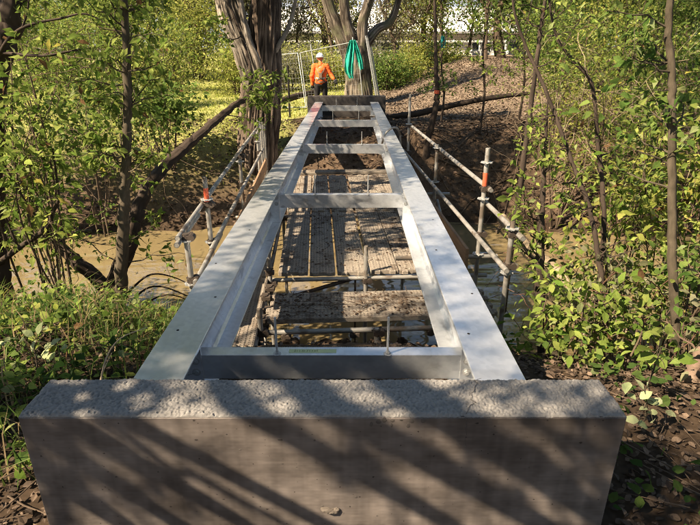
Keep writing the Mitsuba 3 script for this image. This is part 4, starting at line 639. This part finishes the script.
for k, (x_, y_, z_, n, lab, pal) in enumerate([(-1.72, 2.45, -.42, 18, 'bright leafy weed reaching over the left end of the abutment', 'fresh'), (-1.95, 2.7, -.38, 16, 'pale green weed with long leaves at the left edge of the picture', 'pale'), (-1.50, 2.25, -.50, 14, 'low weed with rounded yellow-green leaves against the left abutment corner', 'yellow'), (-2.1, 3.2, -.45, 14, 'weed with yellow rounded leaves in the grass of the left bank', 'yellow'), (-1.55, 2.9, -.42, 14, 'dull green weed behind the left part of the abutment', 'mid')]):
    weed('bank_weed', lab, (x_, y_, float(ground_z(x_, y_)) - .03), np.array([x_, y_, z_]) + g.uniform(-1, 1, (n, 3)) * [.24, .16, .16], pal, 70 + k, .07)
for k, (px_, py_, pz_, pal, lab) in enumerate([(-2.9, 4.7, .55, 'fresh', 'bright leafy spray high up left of the slender left tree'), (-2.75, 4.6, -.25, 'yellow', 'sunlit broad-leaved spray low beside the slender left tree'), (-1.85, 5.0, .55, 'fresh', 'leafy spray between the slender left tree and the old tree'), (2.05, 4.6, .95, 'mid', 'dark translucent broad leaves hanging on a thin twig high in the right thicket'), (1.55, 4.5, .05, 'fresh', 'bright leafy spray beside the orange-banded right scaffold post'), (2.5, 4.2, -.1, 'yellow', 'sunlit leafy spray in front of the right thicket')]):
    g2 = np.random.default_rng(90 + k); weed('leafy_spray', lab, (px_ + (.35 if px_ > 0 else -.3), py_ + .5, pz_ - .7), np.array([px_, py_, pz_]) + g2.uniform(-1, 1, (16, 3)) * [.26, .15, .20], pal, 90 + k, .12 if k == 3 else .095, 'brown')
ln = smooth_line([(-1.27, 2.2, -.45), (-1.24, 2.25, -.20), (-1.16, 2.3, -.05), (-1.02, 2.35, .0)], 14); v, f = tube(ln, np.linspace(.006, .002, 14), 6); ln2 = smooth_line([(-1.31, 2.2, -.45), (-1.26, 2.25, -.25), (-1.2, 2.3, -.12)], 10); v2, f2 = tube(ln2, np.linspace(.005, .002, 10), 6); V, F = join([(v, f), (v2, f2)])
solo(thing('dry_stalk', 'pale dry bent stalk standing up behind the left part of the abutment', 'stalk'), (V, F), 'mat_bark', smooth=True, color=bark_cols(V, *BARK['straw'], 2) * 1.3)

# ------------------------------------------------------------------ wire fence panels, post, cloths
def panel(label, TL, TR, BR, BL, rails=True):
    key = thing('wire_fence', label, 'fence'); TL, TR, BR, BL = (np.asarray(p, float) for p in (TL, TR, BR, BL))
    for n, a, b in (('top_rail', TL, TR), ('bottom_rail', BL, BR), ('post', TL, BL), ('post', TR, BR)): part(key, n, tube([a, b], .017, 10), 'mat_galv', smooth=40)
    w = []; L = np.linalg.norm(TR - TL); H = np.linalg.norm(TL - BL)
    for u in np.linspace(0, 1, int(L / .10) + 1)[1:-1]: w.append(tube([BL + (BR - BL) * u, TL + (TR - TL) * u], .0019, 4, False))
    for u in np.linspace(0, 1, int(H / .15) + 1)[1:-1]: w.append(tube([BL + (TL - BL) * u, BR + (TR - BR) * u], .0019, 4, False))
    part(key, 'wire_mesh', join(w), 'mat_galv', kind='stuff'); return key
panel('galvanised wire fence panel half hidden behind the old tree', (-3.6, 19.75, 1.02), (-1.80, 19.6, 1.16), (-1.53, 19.0, -.58), (-3.4, 19.3, -.62))
panel('sagging galvanised wire fence panel behind the worker with teal cloth on it', (-1.70, 19.4, 1.17), (.24, 19.4, 1.54), (.46, 19.1, -.5), (-1.48, 19.0, -.58))
k = panel('galvanised wire fence panel turned away right of the teal cloth', (.53, 19.6, 1.7), (.75, 22.0, 1.72), (1.15, 21.7, -.4), (.93, 19.2, -.4))
v, f = tube([(-1.38, 20.0, 1.45), (-1.1, 19.8, -.6)], .022, 10); solo(thing('fence_stay', 'pale leaning stake behind the worker and the wire fence', 'stake'), (v, f), 'mat_galv', smooth=40)
t = thing('steel_post', 'thin dark upright post at the right edge of the old tree', 'post'); m = cat([box(-1.885, -1.825, 16.80, 16.81, -1.2, .85), box(-1.859, -1.851, 16.77, 16.80, -1.2, .85)]); solo(t, m, 'mat_post')
def drape(pts_w, folds, seed, col, amp=.045):
    """hanging cloth: list of (centre, half width) from top to bottom; folded and given a thickness"""
    c = smooth_line([p for p, w in pts_w], 40); w = np.interp(np.linspace(0, 1, 40), np.linspace(0, 1, len(pts_w)), [w for p, w in pts_w]); u = np.linspace(-1, 1, 33); V = []
    for s in (0, 1):
        n = meshkit.fbm(np.stack(np.broadcast_arrays(u[None] * 2.2, np.linspace(0, 1, 40)[:, None] * 2.0, seed + 0.0), -1), 3, seed) - .5; yy = amp * np.sin(u[None] * folds * 2.2 + n * 5) + n * .08 + s * .014
        V.append(np.stack([c[:, :1] + w[:, None] * u[None] + .03 * n, c[:, 1:2] + yy, c[:, 2:] + .02 * np.sin(u[None] * 5 + seed) + 0 * yy], -1).reshape(-1, 3))
    V = np.vstack(V); i, j = np.meshgrid(np.arange(39), np.arange(32), indexing='ij'); a = (i * 33 + j).ravel(); q = np.stack([a, a + 1, a + 34, a + 33], 1); k = 40 * 33; rim = np.concatenate([np.arange(33), np.arange(1, 40) * 33 + 32, 39 * 33 + np.arange(31, -1, -1), np.arange(38, 0, -1) * 33]); r2 = np.roll(rim, -1)
    return V, np.vstack([q[:, ::-1], q + k, np.stack([rim, r2, r2 + k, rim + k], 1)])
def tint(v, c, seed): return np.array(c) * (.75 + .5 * meshkit.fbm(v * 6, 3, seed))[:, None]
t = thing('teal_jacket', 'teal waterproof jacket hung over the top rail of the wire fence', 'jacket')
for nm, pw, sd in (('body_panel', [((.06, 19.30, 1.57), .07), ((.03, 19.28, 1.3), .13), ((-.02, 19.26, .95), .16), ((-.03, 19.25, .60), .15), ((.05, 19.25, .36), .07)], 2), ('sleeve', [((.13, 19.30, 1.56), .06), ((.24, 19.28, 1.25), .085), ((.33, 19.27, .95), .10), ((.38, 19.26, .64), .075)], 5)):
    q = drape(pw, 3.2, sd, None); part(t, nm, q, 'mat_cloth', smooth=True, color=tint(q[0], (.012, .34, .25), sd))
v, f = tube([(.09, 19.33, 1.5), (.09, 19.33, 1.66)], .018, 8); part(t, 'hanging_loop', (v, f), 'mat_cloth', smooth=True, color=tint(v, (.5, .55, .5), 1))
q = drape([((3.86, 24, 1.80), .06), ((3.9, 23.98, 1.58), .11), ((3.88, 23.97, 1.32), .09)], 2.5, 9, None); solo(thing('teal_cloth', 'small teal cloth hanging in the bushes on the right slope', 'cloth'), q, 'mat_cloth', smooth=True, color=tint(q[0], (.01, .20, .20), 3))

# ------------------------------------------------------------------ white house beyond the lawn
t = thing('white_house', 'long low white weatherboard house glimpsed behind the trees', 'house')
HX0, HX1, HY = -9.0, 16.0, 47.0
for k, zz in enumerate(np.arange(-.2, 2.35, .2)): part(t, 'weatherboard', cbox(HX0, HX1, HY - .012 - .004 * (k % 2), HY + .12, zz, zz + .194, .006), 'mat_white_paint')
part(t, 'wall', box(HX0 + .05, HX1 - .05, HY + .12, HY + 7, -.5, 2.4), 'mat_white_paint'); part(t, 'eave', cbox(HX0 - .5, HX1 + .5, HY - .7, HY + 7.6, 2.42, 2.60, .02), 'mat_roof', label='dark grey gutter and eave')
part(t, 'roof', trimesh.convex.convex_hull(np.array([[HX0 - .5, HY - .7, 2.61], [HX1 + .5, HY - .7, 2.61], [HX0 - .5, HY + 7.6, 2.61], [HX1 + .5, HY + 7.6, 2.61], [HX0 + 1.5, HY + 3.4, 4.6], [HX1 - 1.5, HY + 3.4, 4.6]])), 'mat_white_paint', label='pale sheet roof')
for x_ in (-6.5, -2.0, 2.5, 6.5, 10.0, 13.0):
    w = part(t, 'window', cbox(x_, x_ + 1.6, HY - .06, HY - .018, .7, 1.9, .01), 'mat_white_paint'); part(w, 'pane', box(x_ + .07, x_ + .77, HY - .066, HY - .0605, .78, 1.82), 'mat_window'); part(w, 'pane', box(x_ + .83, x_ + 1.53, HY - .066, HY - .0605, .78, 1.82), 'mat_window')
t = thing('white_rail_fence', 'white painted rail fence in front of the house', 'fence')
for z_ in (1.0, 1.75): part(t, 'rail', cbox(-10, 12, 43.95, 44.0, z_, z_ + .14, .01), 'mat_white_paint')
for x_ in np.arange(-10, 12.1, 2.0): part(t, 'post', cbox(x_ - .06, x_ + .06, 44.003, 44.12, -.5, 1.95, .01), 'mat_white_paint')

# ------------------------------------------------------------------ the worker, seen from behind
def hull_body(bones, edge=.03, it=8):
    ms = []
    for (a, ra), (b, rb) in bones: ms.append(m3.Manifold.batch_hull([m3.Manifold.sphere(ra, 20).translate([float(q) for q in a]), m3.Manifold.sphere(rb, 20).translate([float(q) for q in b])]))
    m = m3.Manifold.batch_boolean(ms, m3.OpType.Add).refine_to_length(edge).to_mesh(); tm = trimesh.Trimesh(m.vert_properties[:, :3], m.tri_verts, process=True); trimesh.smoothing.filter_taubin(tm, iterations=it); return tm
WX, WY = -.92, 17.62; WZ = float(ground_z(WX, WY))
def J(x, y, z): return np.array([WX + x * 1.03, WY + y, WZ + z * 1.045])
pel, che, nek, hed = J(0, 0, .93), J(0, .02, 1.28), J(0, .03, 1.47), J(-.01, .05, 1.60)
shl, shr = J(-.19, .02, 1.38), J(.19, .02, 1.38); ell, elr = J(-.27, -.02, 1.10), J(.30, .04, 1.15); wrl, wrr = J(-.255, .03, .85), J(.405, -.06, 1.0)
hl, hr = J(-.10, 0, .90), J(.10, 0, .90); kl, kr = J(-.13, .04, .50), J(.12, .10, .50); al, ar = J(-.14, -.02, .10), J(.13, .02, .10)
def hand(w, d, side, seed):
    """palm, four bent fingers and a thumb"""
    d = norml(np.asarray(d, float)); s = norml(np.cross(d, [0, 1, 0])) * side; n = np.cross(d, s); c = w + d * .05; b = [((w, .026), (c, .032)), ((c - s * .018, .024), (c + s * .022 + d * .03, .020)), ((c, .026), (c - s * .022 + d * .032, .020))]
    for k, (o, L) in enumerate(((-.030, .062), (-.010, .074), (.010, .070), (.028, .055))): p = c + d * .038 + s * o; q = p + d * L * .5 + n * .006; r = q + d * L * .4 + n * .022; b += [((p, .0105), (q, .0095)), ((q, .0095), (r, .0085))]
    p = w + d * .03 - s * .034; q = p + d * .03 - s * .026; b += [((p, .013), (q, .011)), ((q, .011), (q + d * .03 + n * .01, .0095))]; return b
dl, dr_ = norml(wrl - ell), norml(wrr - elr)
man = thing('worker', 'worker seen from behind in orange jacket, harness and white hard hat at the far end', 'person')
bodyb = [((pel, .125), (che, .135)), ((hl, .10), (hr, .10)), ((che, .12), (nek - [0, 0, .06], .075)), ((shl, .06), (shr, .06)), ((nek - [0, 0, .03], .055), (hed - [0, 0, .05], .052)),
         ((shl, .058), (ell, .045)), ((ell, .044), (wrl, .030)), ((shr, .058), (elr, .045)), ((elr, .044), (wrr, .030)), ((hl, .085), (kl, .058)), ((kl, .056), (al, .040)), ((hr, .085), (kr, .058)), ((kr, .056), (ar, .040)), ((al - [0, 0, .05], .04), (al + [-.02, .15, -.07], .03)), ((ar - [0, 0, .05], .04), (ar + [.02, .15, -.07], .03)),
         ((hed + [0, -.015, .03], .092), (hed + [-.005, .02, .0], .088)), ((hed + [-.005, .05, -.045], .058), (hed + [-.01, .06, -.085], .04)), ((hed + [-.015, .105, .0], .017), (hed + [-.015, .118, -.025], .016)), ((hed + [-.09, .01, .0], .018), (hed + [-.088, .005, -.03], .012)), ((hed + [.088, .01, .0], .018), (hed + [.086, .005, -.03], .012))]
bm = hull_body(bodyb + hand(wrl, dl, 1, 1) + hand(wrr, dr_, -1, 2), .018, 6); part(man, 'body', bm, 'mat_skin', smooth=True)
for s_ in (-1, 1): e = trimesh.creation.icosphere(2, .012); e.apply_translation(hed + [-.012 + s_ * .034, .096, .012]); part(man, 'eye', e, 'mat_black', smooth=True)
part(man, 'mouth', tube(smooth_line([hed + [-.04, .098, -.055], hed + [-.014, .108, -.06], hed + [.012, .098, -.055]], 8), .006, 6), 'mat_harness', smooth=True)
jb = [((J(0, 0, .96), .165), (J(0, .01, 1.22), .172)), ((J(-.07, 0, .92), .125), (J(.07, 0, .92), .125)), ((J(-.05, .01, 1.2), .14), (J(-.08, .02, 1.36), .10)), ((J(.05, .01, 1.2), .14), (J(.08, .02, 1.36), .10)), ((shl, .082), (shr, .082)), ((shl, .084), (ell, .070)), ((ell, .070), (wrl - dl * .02, .050)), ((shr, .084), (elr, .070)), ((elr, .070), (wrr - dr_ * .02, .050)), ((che + [0, 0, .12], .085), (nek - [0, 0, .01], .068))]
jm = hull_body(jb, .022, 6); jv = np.array(jm.vertices); jv += np.array(jm.vertex_normals) * ((meshkit.fbm(jv * [9, 9, 16], 3, 5) - .5) * .030)[:, None]; jm.vertices = jv; part(man, 'jacket', jm, 'mat_orange', smooth=True, label='bright orange work jacket')
part(man, 'trousers', hull_body([((J(-.06, 0, .88), .125), (J(.06, 0, .88), .125)), ((hl, .108), (kl, .080)), ((kl, .078), (al + [0, 0, .0], .070)), ((hr, .108), (kr, .080)), ((kr, .078), (ar, .070))], .03, 5), 'mat_trouser', smooth=True, label='black trousers')
for w, d, s in ((wrl, dl, 1), (wrr, dr_, -1)):
    gm = hull_body([((a, ra + .006), (b, rb + .006)) for (a, ra), (b, rb) in hand(w, d, s, 1)] + [((w - d * .03, .036), (w, .034))], .012, 4); part(man, 'glove', gm, 'mat_black', smooth=True, label='black glove')
for a in (al, ar): part(man, 'boot', hull_body([((a + [0, -.02, .02], .062), (a + [0, -.02, -.05], .052)), ((a + [0, -.02, -.06], .048), (a + [0, .16, -.065], .042))], .02, 4), 'mat_black', smooth=True)
dome = trimesh.creation.icosphere(3, 1.0); v = np.array(dome.vertices); v = v[:, :] * [.118, .142, .112]; v[:, 2] = np.maximum(v[:, 2], -.012); dome.vertices = v + hed + [-.005, .01, .045]
brim = tube(smooth_line([hed + np.array([.122 * math.cos(q) - .005, .150 * math.sin(q) + .01 + (.04 if math.sin(q) > .5 else 0), .038]) for q in np.linspace(0, 2 * math.pi, 24)], 60), .012, 6); ridge = tube(smooth_line([hed + [-.005, -.11, .10], hed + [-.005, -.05, .150], hed + [-.005, .02, .160], hed + [-.005, .09, .145]], 14), .016, 8)
h_ = part(man, 'hard_hat', dome, 'mat_helmet', smooth=True, label='white hard hat'); part(h_, 'brim', brim, 'mat_helmet', smooth=True); part(h_, 'ridge', ridge, 'mat_helmet', smooth=True)
def strap(pts, w, mat, nm):
    """a band lying on the back of the jacket"""
    ln = smooth_line(pts, 14); d = np.gradient(ln, axis=0); s = norml(np.cross(norml(d), [0, 1, 0])) * w; V = np.vstack([ln - s, ln + s, ln - s + [0, .02, 0], ln + s + [0, .02, 0]]); n = 14; i = np.arange(n - 1); part(man, nm, (V, np.vstack([np.stack([i, i + 1, i + 1 + n, i + n], 1), np.stack([i + 2 * n, i + 3 * n, i + 1 + 3 * n, i + 1 + 2 * n], 1), np.stack([i, i + 2 * n, i + 2 * n + 1, i + 1], 1), np.stack([i + n, i + n + 1, i + 3 * n + 1, i + 3 * n], 1)])), mat)
def on_back(x, z): # the jacket's rear surface
    loc = np.abs(jv - J(x, 0, z)) * [1, 0, 1]; k = np.argsort(loc.sum(1))[:25]; return np.array([WX + x, jv[k, 1].min() - .006, WZ + z])
strap([on_back(-.13, 1.40), on_back(-.07, 1.28), on_back(0, 1.16)], .021, 'mat_harness', 'harness_strap'); strap([on_back(.13, 1.40), on_back(.07, 1.28), on_back(0, 1.16)], .021, 'mat_harness', 'harness_strap'); strap([on_back(0, 1.16), on_back(-.06, 1.06), on_back(-.13, .99)], .021, 'mat_harness', 'harness_strap'); strap([on_back(0, 1.16), on_back(.06, 1.06), on_back(.13, .99)], .021, 'mat_harness', 'harness_strap')
strap([on_back(-.15, 1.10), on_back(-.05, 1.09), on_back(.05, 1.09), on_back(.15, 1.10)], .020, 'mat_stripe', 'reflective_stripe'); strap([on_back(-.15, 1.0), on_back(0, .98), on_back(.15, 1.0)], .018, 'mat_harness', 'harness_strap')
part(man, 'harness_plate', cbox(WX - .05, WX + .05, on_back(0, 1.17)[1] - .03, on_back(0, 1.17)[1] - .006, WZ + 1.10, WZ + 1.25, .01), 'mat_harness')
